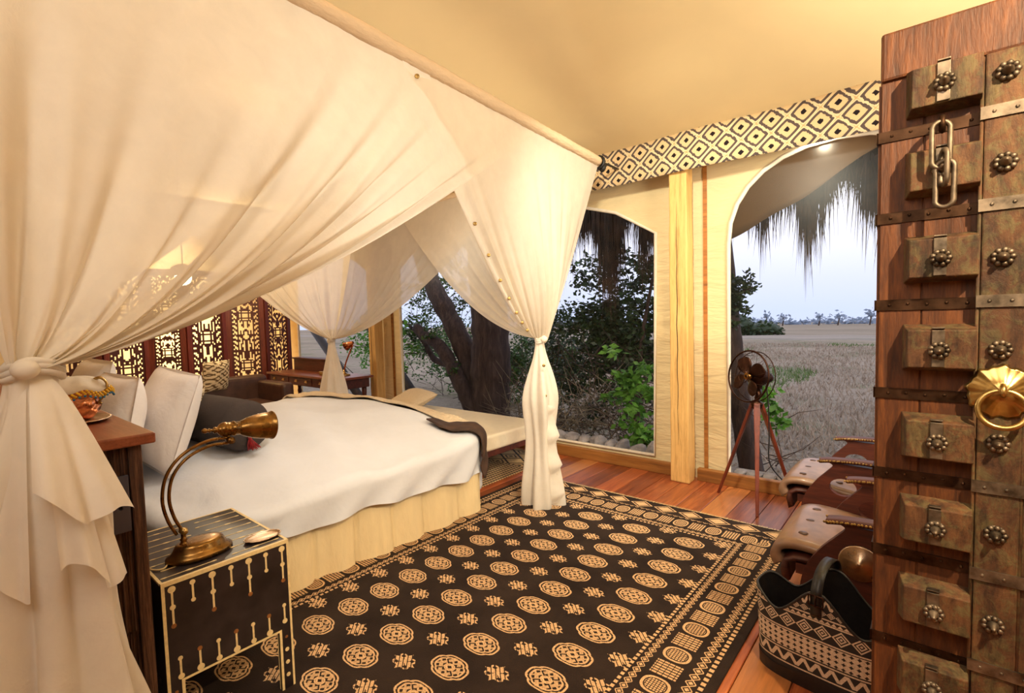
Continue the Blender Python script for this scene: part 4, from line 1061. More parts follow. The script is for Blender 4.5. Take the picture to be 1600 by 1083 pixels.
    for s_ in (-1,1):
        mb = MB(); mb.tube([(-.40,s_*.33,.05),(-.44,s_*.33,.36),(-.56,s_*.33,.64),(-.80,s_*.33,1.04)],.025,8); obj('back_post', mb, M['mahog'], t, smooth=True, local=True)
    return t
lounge(-.215,2.985,pi,'mahogany lounge chair with rolled tan leather seat nearest the patterned basket',1)
lounge(-.40,4.03,pi,'mahogany lounge chair with rolled tan leather seat beside the tripod fan and window',0)

# ================================================================== BASKET
bsk = thing('magazine_basket','black and cream geometric patterned magazine basket with buckled leather strap','basket',(-.325,2.375,0),radians(-7))
HLb,HWb = .25,.125
def bper(u):
    th = 2*pi*u; c_,s_ = cos(th),sin(th); p = 3.2
    n = (abs(c_)**p+abs(s_)**p)**(1/p); return HLb*c_/n, HWb*s_/n
def brim(x_):
    return .27+.15*exp(-((abs(x_)/.10)**2.0))+.075*sstep(.13,.25,abs(x_))
NU,NVb = 120,26
def bside(u,v,ins=0):
    x_,y_ = bper(u); fl = 1+.06*v; k = 1-ins/.2
    z_ = v*(brim(x_)); return (x_*fl*(1-ins/HLb),y_*fl*(1-ins/HWb),z_)
mb = MB(); mb.grid(lambda u,v: bside(u,v), NU, NVb, cu_=True)
me = bpy.data.meshes.new('shell'); me.from_pydata(mb.v,[],mb.f); me.materials.append(M['basket'])
per = [0]; 
for i in range(NU):
    a,b_ = bper(i/NU),bper((i+1)/NU); per.append(per[-1]+sqrt((a[0]-b_[0])**2+(a[1]-b_[1])**2))
uvl = me.uv_layers.new(name='UVMap')
for f_i,poly in enumerate(me.polygons):
    for li in poly.loop_indices:
        vi = me.loops[li].vertex_index; i,j = vi//NVb, vi%NVb
        uu = per[i]
        if i == 0 and f_i >= (NU-1)*(NVb-1): uu = per[NU]
        uvl.data[li].uv = (uu, me.vertices[vi].co.z)
me.polygons.foreach_set('use_smooth',[True]*len(me.polygons))
o = bpy.data.objects.new('shell',me); C.objects.link(o); o.parent = bsk
mb = MB(); mb.grid(lambda u,v: bside(u,v,.006), NU, 6, cu_=True, flip=True); n = len(mb.v)
mb.add([(x_*.97,y_*.97,.012) for x_,y_ in [bper(i/NU) for i in range(NU)]],[tuple(range(NU))]); obj('lining', mb, M['blackleather'], bsk, smooth=True, local=True)
mb = MB(); mb.tube([Vector(bside(i/NU,1,.003)) for i in range(NU)],.006,6,closed=True); obj('rim', mb, M['blackleather'], bsk, smooth=True, local=True)
mb = MB(); mb.grid(lambda u,v: Vector(bside(u,v*.16))*1.0+Vector((bside(u,v*.16)[0]*.012,bside(u,v*.16)[1]*.03,0)), NU, 4, cu_=True); obj('base_trim', mb, M['blackleather'], bsk, smooth=True, local=True)
def strap(pts,w_,mat,name,par=bsk,t_=.006):
    mb = MB(); vs_ = []
    for p in pts: vs_ += [(p.x-w_,p.y,p.z),(p.x+w_,p.y,p.z)]
    mb.add(vs_,[(2*i,2*i+1,2*i+3,2*i+2) for i in range(len(pts)-1)]); return obj(name, mb, M[mat], par, smooth=True, solid=t_, local=True)
strap(crv([(0,-.141,.33),(0,-.141,.40),(0,-.130,.44),(0,-.085,.485),(0,0,.50),(0,.085,.485),(0,.130,.44),(0,.141,.40),(0,.141,.33)],6),.020,'blackleather','handle_strap')
mb = MB(); mb.tube([(-.026,-.148,.375),(.026,-.148,.375),(.026,-.146,.415),(-.026,-.146,.415)],.004,6,closed=True); mb.tube([(0,-.151,.375),(0,-.149,.418)],.003,6); obj('buckle', mb, M['bronze'], bsk, smooth=True, local=True)

# ================================================================== CARVED DOOR
DY = 1.84
dr = thing('carved_door','antique carved timber door with metal studs, straps, chain and a brass ring','door',(.40,DY+.03,0))
DX0,DX1,DZ = -.128,1.0,2.335
mb = MB(); mb.bx((DX0,DY,.012),(DX1,DY+.05,DZ-.10)); obj('back_board', mb, M['doorwood'], dr, bevel=.004)
mb = MB(); mb.bx((DX0,DY-.012,DZ-.135),(DX1,DY+.055,DZ)); obj('top_rail', mb, M['doorwood'], dr, bevel=.008)
mb = MB(); mb.bx((DX0-.004,DY+.002,.012),(DX0+.002,DY+.048,DZ-.14)); obj('edge_lipping', mb, M['doorwood'], dr)
for q,(a,b_) in enumerate(((DX0+.003,-.030),(-.026,.088))):   # the set back boards behind the blocks
    mb = MB(); mb.bx((a,DY-.006,.015),(b_,DY,DZ-.14)); obj('plank', mb, M['doorwood'], dr, bevel=.002)
ST = .034
mb = MB(); mb.bx((.092,DY-ST,.012),(.178,DY,DZ-.14)); obj('stile', mb, M['paint'], dr, bevel=.004)
mb = MB(); mb.bx((.181,DY-ST+.008,.012),(.235,DY,DZ-.14)); obj('stile', mb, M['paint'], dr, bevel=.004)
for xx in (.087,.1795):
    mb = MB(); mb.tube([(xx,DY-ST+.004,.02),(xx,DY-ST+.004,DZ-.145)],.0042,6); obj('bead', mb, M['paint'], dr, smooth=True)
xx = .26
while xx < .95:
    mb = MB(); mb.bx((xx,DY-.006,.012),(xx+.10,DY,DZ-.14)); obj('plank', mb, M['doorwood'], dr, bevel=.002)
    for zz in (.35,.75,1.15,1.55,1.95):
        pass
    xx += .104
def hipped(x0,x1,z0,z1,d,ins=.018):
    mb = MB(); yb = DY-.004; yf = DY-d; i_ = ins
    mb.add([(x0,yb,z0),(x1,yb,z0),(x1,yb,z1),(x0,yb,z1),(x0+i_*.8,yf,z0+i_*.7),(x1,yf,z0+i_*.7),(x1,yf,z1-i_*.9),(x0+i_*.8,yf,z1-i_*.9)],
           [(0,3,2,1),(4,5,6,7),(0,1,5,4),(1,2,6,5),(2,3,7,6),(3,0,4,7)]); return mb
def rosette(Mr, r_, mb, n=9):
    mb.lathe([(.001,.0),(r_*.95,0),(r_*.95,.003),(r_*.3,.005)],20,Mr)
    for k in range(n):
        a = 2*pi*k/n; mb.ell(Mr@Vector((r_*.74*cos(a),r_*.74*sin(a),.006)),(r_*.30,r_*.30,r_*.30),8,6)
    mb.lathe([(r_*.5,.003),(r_*.52,.010),(r_*.42,.018),(r_*.30,.022),(r_*.22,.034),(.001,.038)],14,Mr)
FR = lambda x_,y_,z_: frame((x_,y_,z_),(1,0,0),(0,0,1))
BZ = [2.144,1.922,1.685,1.437,1.184,.942,.704,.480,.25]
KZ = [2.139,1.914,1.674,1.435,1.189,.944,.697,.47,.24]
for k,z_ in enumerate(BZ):
    bl = obj('raised_block', hipped(-.070,.087,z_-.066,z_+.066,.062), M['paint'], dr, bevel=.003)
    mb = MB(); mb.box((.010,DY-.0645,z_),(.027,.005,.100)); mb.box((.010,DY-.058,z_+.056),(.027,.018,.004)); obj('iron_strap', mb, M['iron'], bl, bevel=.001)
    mb = MB(); rosette(FR(.012,DY-.066,z_-.004),.0235,mb); obj('rosette_stud', mb, M['iron'], bl, smooth=True)
for z_ in KZ:
    mb = MB(); rosette(FR(.133,DY-ST,z_),.0245,mb); obj('rosette_stud', mb, M['iron'], dr, smooth=True)
for z_ in (2.043,1.810,1.559,1.301,1.061,.825,.55,.33):
    mb = MB(); mb.bx((DX0-.006,DY-.010,z_-.0155),(.086,DY-.0055,z_+.0155)); mb.bx((DX0-.008,DY-.010,z_-.0155),(DX0-.004,DY+.05,z_+.0155))
    for q in range(5): mb.ell((-.10+.042*q,DY-.0105,z_+.003*(q%2)),(.0045,.003,.0045),6,4)
    obj('iron_strap', mb, M['irondark'], dr)
for z_ in (2.046,1.811,1.562,1.067,.826,.569,.34):
    mb = MB(); mb.bx((.084,DY-ST-.005,z_-.016),(.30,DY-ST,z_+.016))
    for q in range(5): mb.ell((.110+.042*q,DY-ST-.0055,z_),(.0045,.003,.0045),6,4)
    obj('iron_strap', mb, M['iron'], dr)
# ring handle
rk = FR(.138,DY-ST,1.325); n = 88
mb = MB(); mb.lathe([(.001,.002),(.066,.002),(.070,.003),(.062,.007),(.040,.010),(.030,.020),(.018,.026),(.001,.028)],n,rk)

def scal(p):
    dx,dz = p[0]-.138,p[2]-1.325; a = math.atan2(dz,dx); r_ = sqrt(dx*dx+dz*dz)/.07
    k = 1+r_*r_*(.04*sin(9*a)+.03*sin(17*a+1)); return (.138+dx*k,p[1]-.0008*r_*sin(9*a+1)-.0006*sin(23*a)*r_,1.325+dz*k)
mb.v = [scal(p) for p in mb.v]
pl_ = obj('ring_plate', mb, M['brassb'], dr, smooth=True)
mb = MB(); cz = 1.283; mb.tube([(.138+.047*cos(a),DY-ST-.030-.010*(-sin(a)),cz+.047*sin(a)) for a in [2*pi*k/40 for k in range(40)]],.0072,10,closed=True); obj('ring_handle', mb, M['brassb'], pl_, smooth=True)
mb = MB(); mb.tube(crv([(.138,DY-ST-.015,1.345),(.138,DY-ST-.040,1.340),(.138,DY-ST-.044,1.325),(.138,DY-ST-.030,1.318)],5),.006,8); obj('ring_staple', mb, M['brassb'], pl_, smooth=True)
# chain links hanging from a staple
ch = obj('chain_staple', (lambda mb: (mb.tube(crv([(.009,DY-.008,2.045),(.009,DY-.07,2.05),(.009,DY-.085,2.028),(.009,DY-.07,2.015),(.009,DY-.055,2.02)],5),.0075,8),mb)[1])(MB()), M['irondark'], dr, smooth=True)
def link(c, tilt, L_=.062, w_=.019, r_=.0062):
    mb = MB(); pts = []
    for k in range(32):
        a = 2*pi*k/32; x_,z_ = w_*cos(a), (L_-w_)*(1 if sin(a)>=0 else -1)+w_*sin(a)
        pts.append(Vector(c)+Vector((x_*cos(tilt)+.012*z_*0, x_*sin(tilt), z_)))
    mb.tube(pts,r_,8,closed=True); return mb
for q,(c_,tl) in enumerate((((.007,DY-.084,1.975),.25),((.014,DY-.086,1.915),1.9),((.016,DY-.088,1.872),-.2))):
    obj('chain_link', link(c_,tl,.060 if q!=1 else .045), M['iron'], ch, smooth=True)
# ================================================================== DAYBED
db = thing('daybed','low cream upholstered daybed under the window behind the bed foot','daybed',(-4.48,3.88,0))
mb = MB(); mb.bx((-5.68,3.38,.26),(-3.28,4.38,.415)); obj('mattress', mb, M['white_up'], db, bevel=.025, seg=3)
mb = MB(); mb.bx((-5.66,3.40,.20),(-3.30,4.36,.26)); obj('frame', mb, M['mahog'], db, bevel=.006)
for x_ in (-5.6,-3.35):
    for y_ in (3.45,4.31):
        mb = MB(); mb.lathe([(.022,.011),(.03,.1),(.035,.20)],10,Matrix.Translation((x_,y_,0))); obj('leg', mb, M['mahogz'], db)
pillow((-5.15,4.05,.545),(radians(-70),0,radians(-14)),.66,.44,.20,'cream cushion propped on the daybed beyond the bed throw',None,'throw',seed=6,cat='cushion',name='cushion')

# ================================================================== DESK CORNER
dk = thing('writing_desk','long mahogany writing desk with brass drawer pulls against the far window','desk',(-7.6,4.08,0))
mb = MB(); mb.bx((-8.75,3.78,.72),(-6.47,4.38,.755)); obj('desk_top', mb, M['slab'], dk, bevel=.006)
mb = MB(); mb.bx((-8.68,3.82,.58),(-6.53,4.34,.72)); obj('apron', mb, M['mahog'], dk, bevel=.004)
for k,x_ in enumerate((-8.35,-7.6,-6.85)):
    mb = MB(); mb.bx((x_-.32,3.812,.60),(x_+.32,3.822,.70)); d_ = obj('drawer', mb, M['mahog'], dk, bevel=.003)
    mb = MB()
    for q in (-.16,.16): mb.bx((x_+q-.03,3.804,.635),(x_+q+.03,3.813,.672)); mb.tube([(x_+q-.02,3.803,.66),(x_+q-.018,3.79,.645),(x_+q+.018,3.79,.645),(x_+q+.02,3.803,.66)],.004,6)
    obj('handle', mb, M['brassb'], d_)
for x_ in (-8.62,-6.6):
    for y_ in (3.87,4.29):
        mb = MB(); mb.lathe([(.022,0),(.028,.02),(.020,.05),(.032,.12),(.030,.34),(.038,.38),(.028,.42),(.036,.50),(.036,.60)],14,Matrix.Translation((x_,y_,0))); obj('leg', mb, M['mahog'], dk, smooth=True)
hu = MB(); hu.bx((-8.6,4.2,.755),(-7.5,4.36,.95)); hu.bx((-8.62,4.18,.95),(-7.48,4.37,.975)); obj('hutch', hu, M['mahog'], dk, bevel=.004)
bl_ = thing('brass_desk_lamp','small bright brass lamp with angled arm on the far desk','lamp',(-6.82,4.1,.755))
mb = MB(); mb.lathe([(.085,0),(.09,.015),(.06,.03),(.03,.04),(.014,.06),(.012,.09),(.001,.09)],22,Matrix.Translation((-6.82,4.1,.7555))); obj('base', mb, M['brassb'], bl_, smooth=True)
mb = MB(); mb.tube(crv([(-6.82,4.1,.83),(-6.78,4.11,.95),(-6.70,4.13,1.10),(-6.63,4.15,1.22)],5),.011,8); obj('arm', mb, M['copper'], bl_, smooth=True)
mb = MB(); mb.lathe([(.02,0),(.028,.02),(.045,.06),(.07,.14),(.066,.138),(.04,.06),(.02,.02)],20,Matrix.Translation((-6.62,4.15,1.26))@Euler((radians(25),radians(-118),0)).to_matrix().to_4x4(),cap=False); obj('lamp_shade', mb, M['copper'], bl_, smooth=True)
bk_ = thing('brass_box','small shiny brass box on the far desk beside the curtain','box',(-7.12,4.02,.755))
mb = MB(); mb.bx((-7.25,3.93,.7555),(-7.0,4.1,.80)); obj('body', mb, M['brassb'], bk_, bevel=.006); mb = MB(); mb.bx((-7.255,3.925,.80),(-6.995,4.105,.815)); obj('lid', mb, M['brassb'], bk_, bevel=.004)
# armchair
ac = thing('armchair','low brown leather armchair in front of the carved screen','chair',(-7.45,2.75,0))
mb = MB(); mb.bx((-7.85,2.25,.22),(-7.0,3.25,.46)); obj('seat', mb, M['brownleather'], ac, bevel=.05, seg=3)
for y_ in (2.17,3.33):
    mb = MB(); mb.bx((-7.9,y_-.09,.12),(-7.02,y_+.09,.72)); obj('armrest', mb, M['brownleather'], ac, bevel=.05, seg=3)
mb = MB(); mb.bx((-8.05,2.1,.12),(-7.82,3.4,.80)); obj('backrest', mb, M['brownleather'], ac, bevel=.06, seg=3)
for x_ in (-7.98,-7.1):
    for y_ in (2.17,3.33):
        mb = MB(); mb.lathe([(.02,0),(.03,.12)],10,Matrix.Translation((x_,y_,0))); obj('leg', mb, M['mahogz'], ac)
pillow((-7.66,2.62,.86),(radians(-8),0,radians(-62)),.46,.44,.16,'cream geometric fretwork patterned cushion on the brown leather armchair',None,'greek',seed=9,cat='cushion',name='cushion')
# carved folding screen
fs_ = thing('folding_screen','tall carved timber folding screen glowing with light from behind','screen',(-9.0,3.0,0))
Yk = [1.05,1.62,2.21,2.66,3.31,3.86,4.40]
def hole(i,j,ni,seed):
    m_ = min(i,ni-1-i)
    if m_ < 1: return False
    b_ = (j//13+seed)%3; jj = j%13
    c_ = ni//2
    if b_ == 0 and 2 <= jj <= 10 and abs(i-c_+.5) < 5:
        a = int(abs(i-c_+.5)); d_ = abs(jj-6)
        return (a in (0,1,3) and d_ in (0,1,3)) or (a==4 and d_==4)
    if m_ in (2,3) : return (j+m_+seed)%4 in (0,1) and hsh(m_,j//2,seed)>.25
    if m_ == 1 or m_ == 4: return False if m_==4 else (j%3==0)
    return hsh(m_//1,j//2+(j%2)*(m_%2),seed) > .52
for k in range(6):
    y0,y1 = Yk[k],Yk[k+1]; x0 = -9.0+(.10 if k%2 else -.10); x1_ = -9.0+(-.10 if k%2 else .10)
    d = Vector((x1_-x0,y1-y0,0)); W_ = d.length; d.normalize(); nn = Vector((d.y,-d.x,0))
    if nn.x < 0: nn = -nn
    Mk = frame((x0,y0,0),d,(0,0,1)); HH = 2.45; sw = .075
    mb = MB()
    for a,b_,c_,e_ in ((0.004,sw,.02,HH),(W_-sw,W_-.004,.02,HH),(sw,W_-sw,.02,.16),(sw,W_-sw,HH-.1,HH)):
        mb.prism([(a,c_),(b_,c_),(b_,e_),(a,e_)],Mk@Matrix.Translation((0,0,-.02)),.04)
    pn = obj('screen_panel', mb, M['mahogz'], fs_)
    ni = 20; cw = (W_-2*sw)/ni; nj = int((HH-.26)/cw); mb = MB(); ch_ = (HH-.26)/nj
    for i in range(ni):
        for j in range(nj):
            if not hole(i,j,ni,k):
                mb.add([Mk@Vector((sw+q[0],.16+q[1],0)) for q in ((i*cw,j*ch_),((i+1)*cw,j*ch_),((i+1)*cw,(j+1)*ch_),(i*cw,(j+1)*ch_))],[(0,1,2,3)])
    obj('fretwork', mb, M['mahog'], pn, solid=.010, kind='stuff')
    for sx_ in (.012,W_-.012):
        mb = MB(); mb.lathe([(.018,0),(.022,.02)],8,Mk@Matrix.Rotation(-pi/2,4,'X')@Matrix.Translation((sx_*.9+.01,0,0))); 
        obj('foot', mb, M['mahogz'], fs_)
# lit pendant lantern seen through the net
pl = thing('pendant_lantern','lit pendant lantern glowing through the large near canopy swag','lamp',(-6.5,1.95,2.12))
mb = MB(); mb.ell((-6.5,1.95,2.12),(.085,.085,.095),16,10); obj('bulb', mb, M['bulb'], pl, smooth=True)
mb = MB(); mb.lathe([(.03,.14),(.11,.10),(.14,.0),(.135,.0),(.105,.095),(.03,.13)],20,Matrix.Translation((-6.5,1.95,2.13)),cap=False); obj('lamp_shade', mb, M['brassb'], pl, smooth=True)
mb = MB(); mb.tube([(-6.5,1.95,2.26),(-6.5,1.95,ceil_z(-6.5,1.95)-.0)],.006,6); obj('cord', mb, M['black'], pl)

# ================================================================== OUTSIDE
led = MB(); led.bx((-10,WY+.06,-.75),(1.6,5.12,.02)); struct('trim_3', led, M['stone'])['label'] = 'stone edged ledge outside the window wall'
random.seed(11)
x_ = -3.75; k = 0
while x_ < -2.05:
    w_ = random.uniform(.13,.24); h_ = random.uniform(.14,.20)
    t = MB(); t.ell((x_+w_/2,4.90,.02+h_/2),(w_/2*1.02,.12,h_/2),10,7)
    t.v = [(p[0]+.012*sin(p[2]*40+k),p[1]+.012*sin(p[0]*37+k),max(.021,p[2]+.012*sin(p[0]*29+k*2))) for p in t.v]
    o = obj('stone', t, M['stone']); tag(o,'rough grey stone in the row along the ledge outside the window','stone','row of grey stones on the ledge')
    x_ += w_; k += 1
x_ = -1.42
while x_ < -.75:
    w_ = random.uniform(.10,.18); h_ = random.uniform(.07,.11)
    t = MB(); t.ell((x_+w_/2,4.86,.02+h_/2),(w_/2*1.02,.1,h_/2),10,7); t.v = [(p[0],p[1],max(.021,p[2]+.008*sin(p[0]*29+k*2))) for p in t.v]
    o = obj('stone', t, M['stone']); tag(o,'small pale stone on the ledge outside the arched window behind the fan','stone','small stones on the ledge behind the fan'); x_ += w_; k += 1
for a,b_,lb in (((-9.84,5.5,1.08),(-8.3,5.5,-.1),'dark slanting tent pole outside the far window behind the desk'),((-7.95,5.5,1.26),(-6.55,5.5,-.05),'dark slanting tent pole outside the window just beyond the far timber post')):
    t = thing('tent_pole',lb,'pole',(b_[0],b_[1],b_[2])); a,b_ = Vector(a),Vector(b_); b2 = b_+(b_-a).normalized()*.9; b2.z = -.74
    mb = MB(); mb.tube([a+(a-b_)*.3,b2],.085,12); obj('shaft', mb, M['strut'], t, smooth=True)
def leaf(mb, p, s_, flat=.5):
    a = Vector((random.gauss(0,1),random.gauss(0,1),random.gauss(0,flat)-.2)).normalized(); b_ = a.cross(Vector((random.gauss(0,1),random.gauss(0,1),random.gauss(0,1)))).normalized()
    L_ = s_*random.uniform(.7,1.3); w_ = L_*.28; m_ = p+a*(L_*.45)
    mb.add([p,m_+b_*w_,p+a*L_,m_-b_*w_],[(0,1,2,3)])
def cloud(mb, c, r, n, s_, shell=.55, tufts=0):
    c = Vector(c); T = []
    if tufts:
        for _ in range(tufts):
            d = Vector((random.gauss(0,1),random.gauss(0,1),random.gauss(0,1))).normalized()*random.uniform(shell,1)
            T.append(Vector((c.x+d.x*r[0],c.y+d.y*r[1],c.z+d.z*r[2])))
    for _ in range(n):
        if tufts:
            q = random.choice(T); p = q+Vector((random.gauss(0,1),random.gauss(0,1),random.gauss(0,.7)))*(min(r)*.16)
        else:
            d = Vector((random.gauss(0,1),random.gauss(0,1),random.gauss(0,1))).normalized()*random.uniform(shell,1)**.6
            p = Vector((c.x+d.x*r[0],c.y+d.y*r[1],c.z+d.z*r[2]))
        if p.z < gz(p.x,p.y)+.05: p.z = gz(p.x,p.y)+random.uniform(.05,.3)
        if p.y < 5.25: p.y = 5.25+random.uniform(0,.1)
        leaf(mb,p,s_)
def limb(mb, pts, r0, r1, n=10, knob=.06):
    c_ = crv(pts,6); N_ = len(c_); mb.tube(c_,[lerp(r0,r1,i/(N_-1))*(1+knob*sin(i*1.7)+knob*.7*sin(i*.9+2)) for i in range(N_)],n)
def twigs(mb, c, r, n, L_, rad=.006):
    for _ in range(n):
        p = Vector(c)+Vector((random.uniform(-1,1)*r[0],random.uniform(-1,1)*r[1],random.uniform(-1,.6)*r[2]))
        d = Vector((random.gauss(0,1),random.gauss(0,.5),abs(random.gauss(0,.8)))).normalized()*L_*random.uniform(.5,1.2)
        if p.z < gz(p.x,p.y): p.z = gz(p.x,p.y)
        q = p+d*.5+Vector((random.gauss(0,.04),0,random.gauss(0,.04))); mb.tube([p,q,p+d],[rad,rad*.7,rad*.3],4)
random.seed(21)
# main forked tree
tr = thing('tree','big old tree with thick forked trunk and stubbed limb outside the window','tree',(-7.1,7.5,-.8))
mb = MB(); limb(mb,[(-7.12,7.5,-.85),(-7.02,7.5,-.3),(-6.95,7.5,.45),(-6.92,7.5,1.2),(-6.95,7.5,1.9),(-7.05,7.5,3.2)],.46,.34,16,.04); obj('trunk', mb, M['bark'], tr, smooth=True)
for nm,pts,a,b_ in (('limb',[(-7.15,7.45,-.2),(-7.40,7.45,.25),(-7.66,7.45,.95),(-8.13,7.45,1.69),(-8.55,7.45,2.28),(-9.0,7.45,3.2)],.24,.20),
                    ('limb',[(-7.05,7.2,-.5),(-7.25,7.15,-.1),(-7.42,7.1,.22),(-7.74,7.1,.70),(-8.09,7.1,1.05),(-8.45,7.1,1.20),(-8.80,7.1,1.42)],.19,.105),
                    ('branch',[(-7.5,7.4,.28),(-8.1,7.4,.58),(-8.57,7.4,.69),(-8.88,7.4,1.05),(-9.28,7.4,1.38),(-9.9,7.4,1.62)],.10,.03)):
    mb = MB(); limb(mb,pts,a,b_,12); obj(nm, mb, M['bark'], tr, smooth=True)
mb = MB(); twigs(mb,(-8.6,7.6,1.6),(1.2,.4,.8),60,.6,.008); obj('twigs', mb, M['bark'], tr, kind='stuff')
mb = MB(); cloud(mb,(-9.2,8.1,2.1),(1.5,.7,1.0),1400,.085,.2,40); cloud(mb,(-7.4,8.4,2.6),(2.2,.6,.9),1800,.085,.1,50); cloud(mb,(-9.3,7.6,1.1),(.6,.4,.5),330,.09,.1,12); cloud(mb,(-7.5,7.0,.55),(.3,.15,.2),60,.10,.1,5); cloud(mb,(-8.2,6.95,1.5),(.25,.1,.4),90,.09,.1,8)
obj('foliage', mb, M['leaf'], tr, kind='stuff', recalc=False)
def bush(lb, loc, parts, mat, tw=None, cat='bush', name='bush', stem=None):
    t = thing(name,lb,cat,loc)
    mb = MB()
    for p in parts: cloud(mb,*p)
    obj('foliage', mb, M[mat], t, kind='stuff', recalc=False)
    if tw:
        mb = MB(); twigs(mb,*tw); obj('twigs', mb, M['bark' if mat!='dry' else 'dry'], t, kind='stuff')
    if stem:
        mb = MB(); limb(mb,stem,.06,.02,8); obj('stem', mb, M['bark'], t, smooth=True)
    return t
bush('grey green scrub behind the forked tree trunk',(-8.6,10.2,-.8),[((-8.9,10.2,.3),(3.0,.9,1.3),8200,.10,.1,190),((-12.5,11,.8),(2.5,1,1.5),2600,.1,.1,90)],'leaf',((-8.8,9.8,.2),(2.8,.6,.9),120,.9,.008))
bush('leafy scrub filling the gap between the tree trunk and the near curtain',(-5.9,8.4,-.8),[((-6.0,8.5,.7),(.9,.6,1.5),3200,.085,.1,90)],'leafdark',((-6.0,8.2,.2),(.9,.4,.9),70,.9,.008))
bush('tall dark bush filling the window right of the near curtain',(-3.9,7.2,-.8),[((-4.1,7.4,1.2),(1.1,.6,1.7),9500,.095,.1,170),((-3.0,7.3,1.2),(.75,.5,1.5),5200,.09,.1,90)],'leafdark',((-3.6,7.0,.4),(1.2,.4,1.0),150,.9,.009),stem=[(-3.6,7.2,-.8),(-3.55,7.2,.2),(-3.4,7.1,1.2),(-3.2,7.1,2.2)])
bush('fresh bright green bush close to the glass by the timber post',(-2.85,5.75,-.75),[((-2.95,5.75,.65),(.40,.25,.62),520,.11,.1,38),((-2.7,5.7,.1),(.35,.25,.45),300,.11,.1,22)],'leafbright',((-2.9,5.75,.1),(.35,.2,.5),24,.6,.006))
bush('tangle of dry grey brushwood under the window',(-4.0,6.1,-.75),[((-4.2,6.2,.0),(1.2,.35,.45),900,.06,.1,50)],'dry',((-4.0,6.1,.1),(1.3,.35,.55),260,.75,.007))
bush('green shrub outside the far window behind the desk',(-10.2,7.3,-.8),[((-10.2,7.2,1.1),(1.4,.5,.9),1500,.10,.1,60)],'leafbright',((-10.2,7.2,.9),(1.2,.4,.8),40,.8,.01))
t2 = thing('tree','slim leaning dark tree beside the left edge of the arched window','tree',(-1.66,6.6,-.8))
mb = MB(); limb(mb,[(-1.66,6.6,-.85),(-1.72,6.6,-.4),(-1.84,6.6,.33),(-1.925,6.6,1.05),(-1.97,6.6,1.6),(-2.05,6.6,2.6)],.155,.09,14,.03); obj('trunk', mb, M['bark'], t2, smooth=True)
mb = MB(); limb(mb,[(-1.97,6.6,1.5),(-1.85,6.5,1.75),(-1.65,6.4,1.85)],.03,.008,6); obj('branch', mb, M['bark'], t2, smooth=True)
mb = MB(); cloud(mb,(-1.92,6.5,1.72),(.30,.2,.40),900,.07,.1,34); cloud(mb,(-1.75,6.45,1.85),(.16,.15,.20),260,.06,.1,16); obj('foliage', mb, M['leafdark'], t2, kind='stuff', recalc=False)
bush('small green shrub behind the legs of the tripod fan',(-1.35,5.9,-.75),[((-1.37,5.9,.62),(.11,.1,.28),130,.085,.1,14),((-1.25,5.85,.35),(.10,.1,.25),70,.085,.1,8),((-1.1,6.2,-.45),(.45,.3,.18),160,.09,.1,20)],'leafbright',((-1.35,5.9,.2),(.08,.06,.5),12,.5,.006),'shrub','shrub')
# plain: grass tufts
random.seed(31); mb = MB(); mb2 = MB()
for _ in range(26000):
    y_ = 6.6+ 44*random.random()**1.7; cxl = -.30*y_+ .55; x_ = cxl+random.uniform(-.42,.42)*y_*1.0-.25*0
    z_ = gz(x_,y_)-.01; n_ = sin(x_*.35+y_*.22)+sin(x_*.13-y_*.3+2)
    if y_ < 8.2 and random.random() < .6: continue
    h_ = random.uniform(.10,.30)*(1.0 if y_>9 else .5); w_ = .010+.0009*y_; dx,dy = random.gauss(0,.10),random.gauss(0,.10); a = random.uniform(0,pi)
    tgt = mb2 if (sin(x_*.5+1)*sin(y_*.21+.4) > .62) else mb
    tgt.add([(x_-w_*cos(a),y_-w_*sin(a),z_),(x_+w_*cos(a),y_+w_*sin(a),z_),(x_+dx,y_+dy,z_+h_)],[(0,1,2)])
o = obj('grass', mb, M['grass'], kind='stuff', recalc=False); o['label'] = 'dry pale grass covering the open plain'; o['category'] = 'grass'
o = obj('grass', mb2, M['greengrass'], kind='stuff', recalc=False); o['label'] = 'greener grass patches on the open plain'; o['category'] = 'grass'
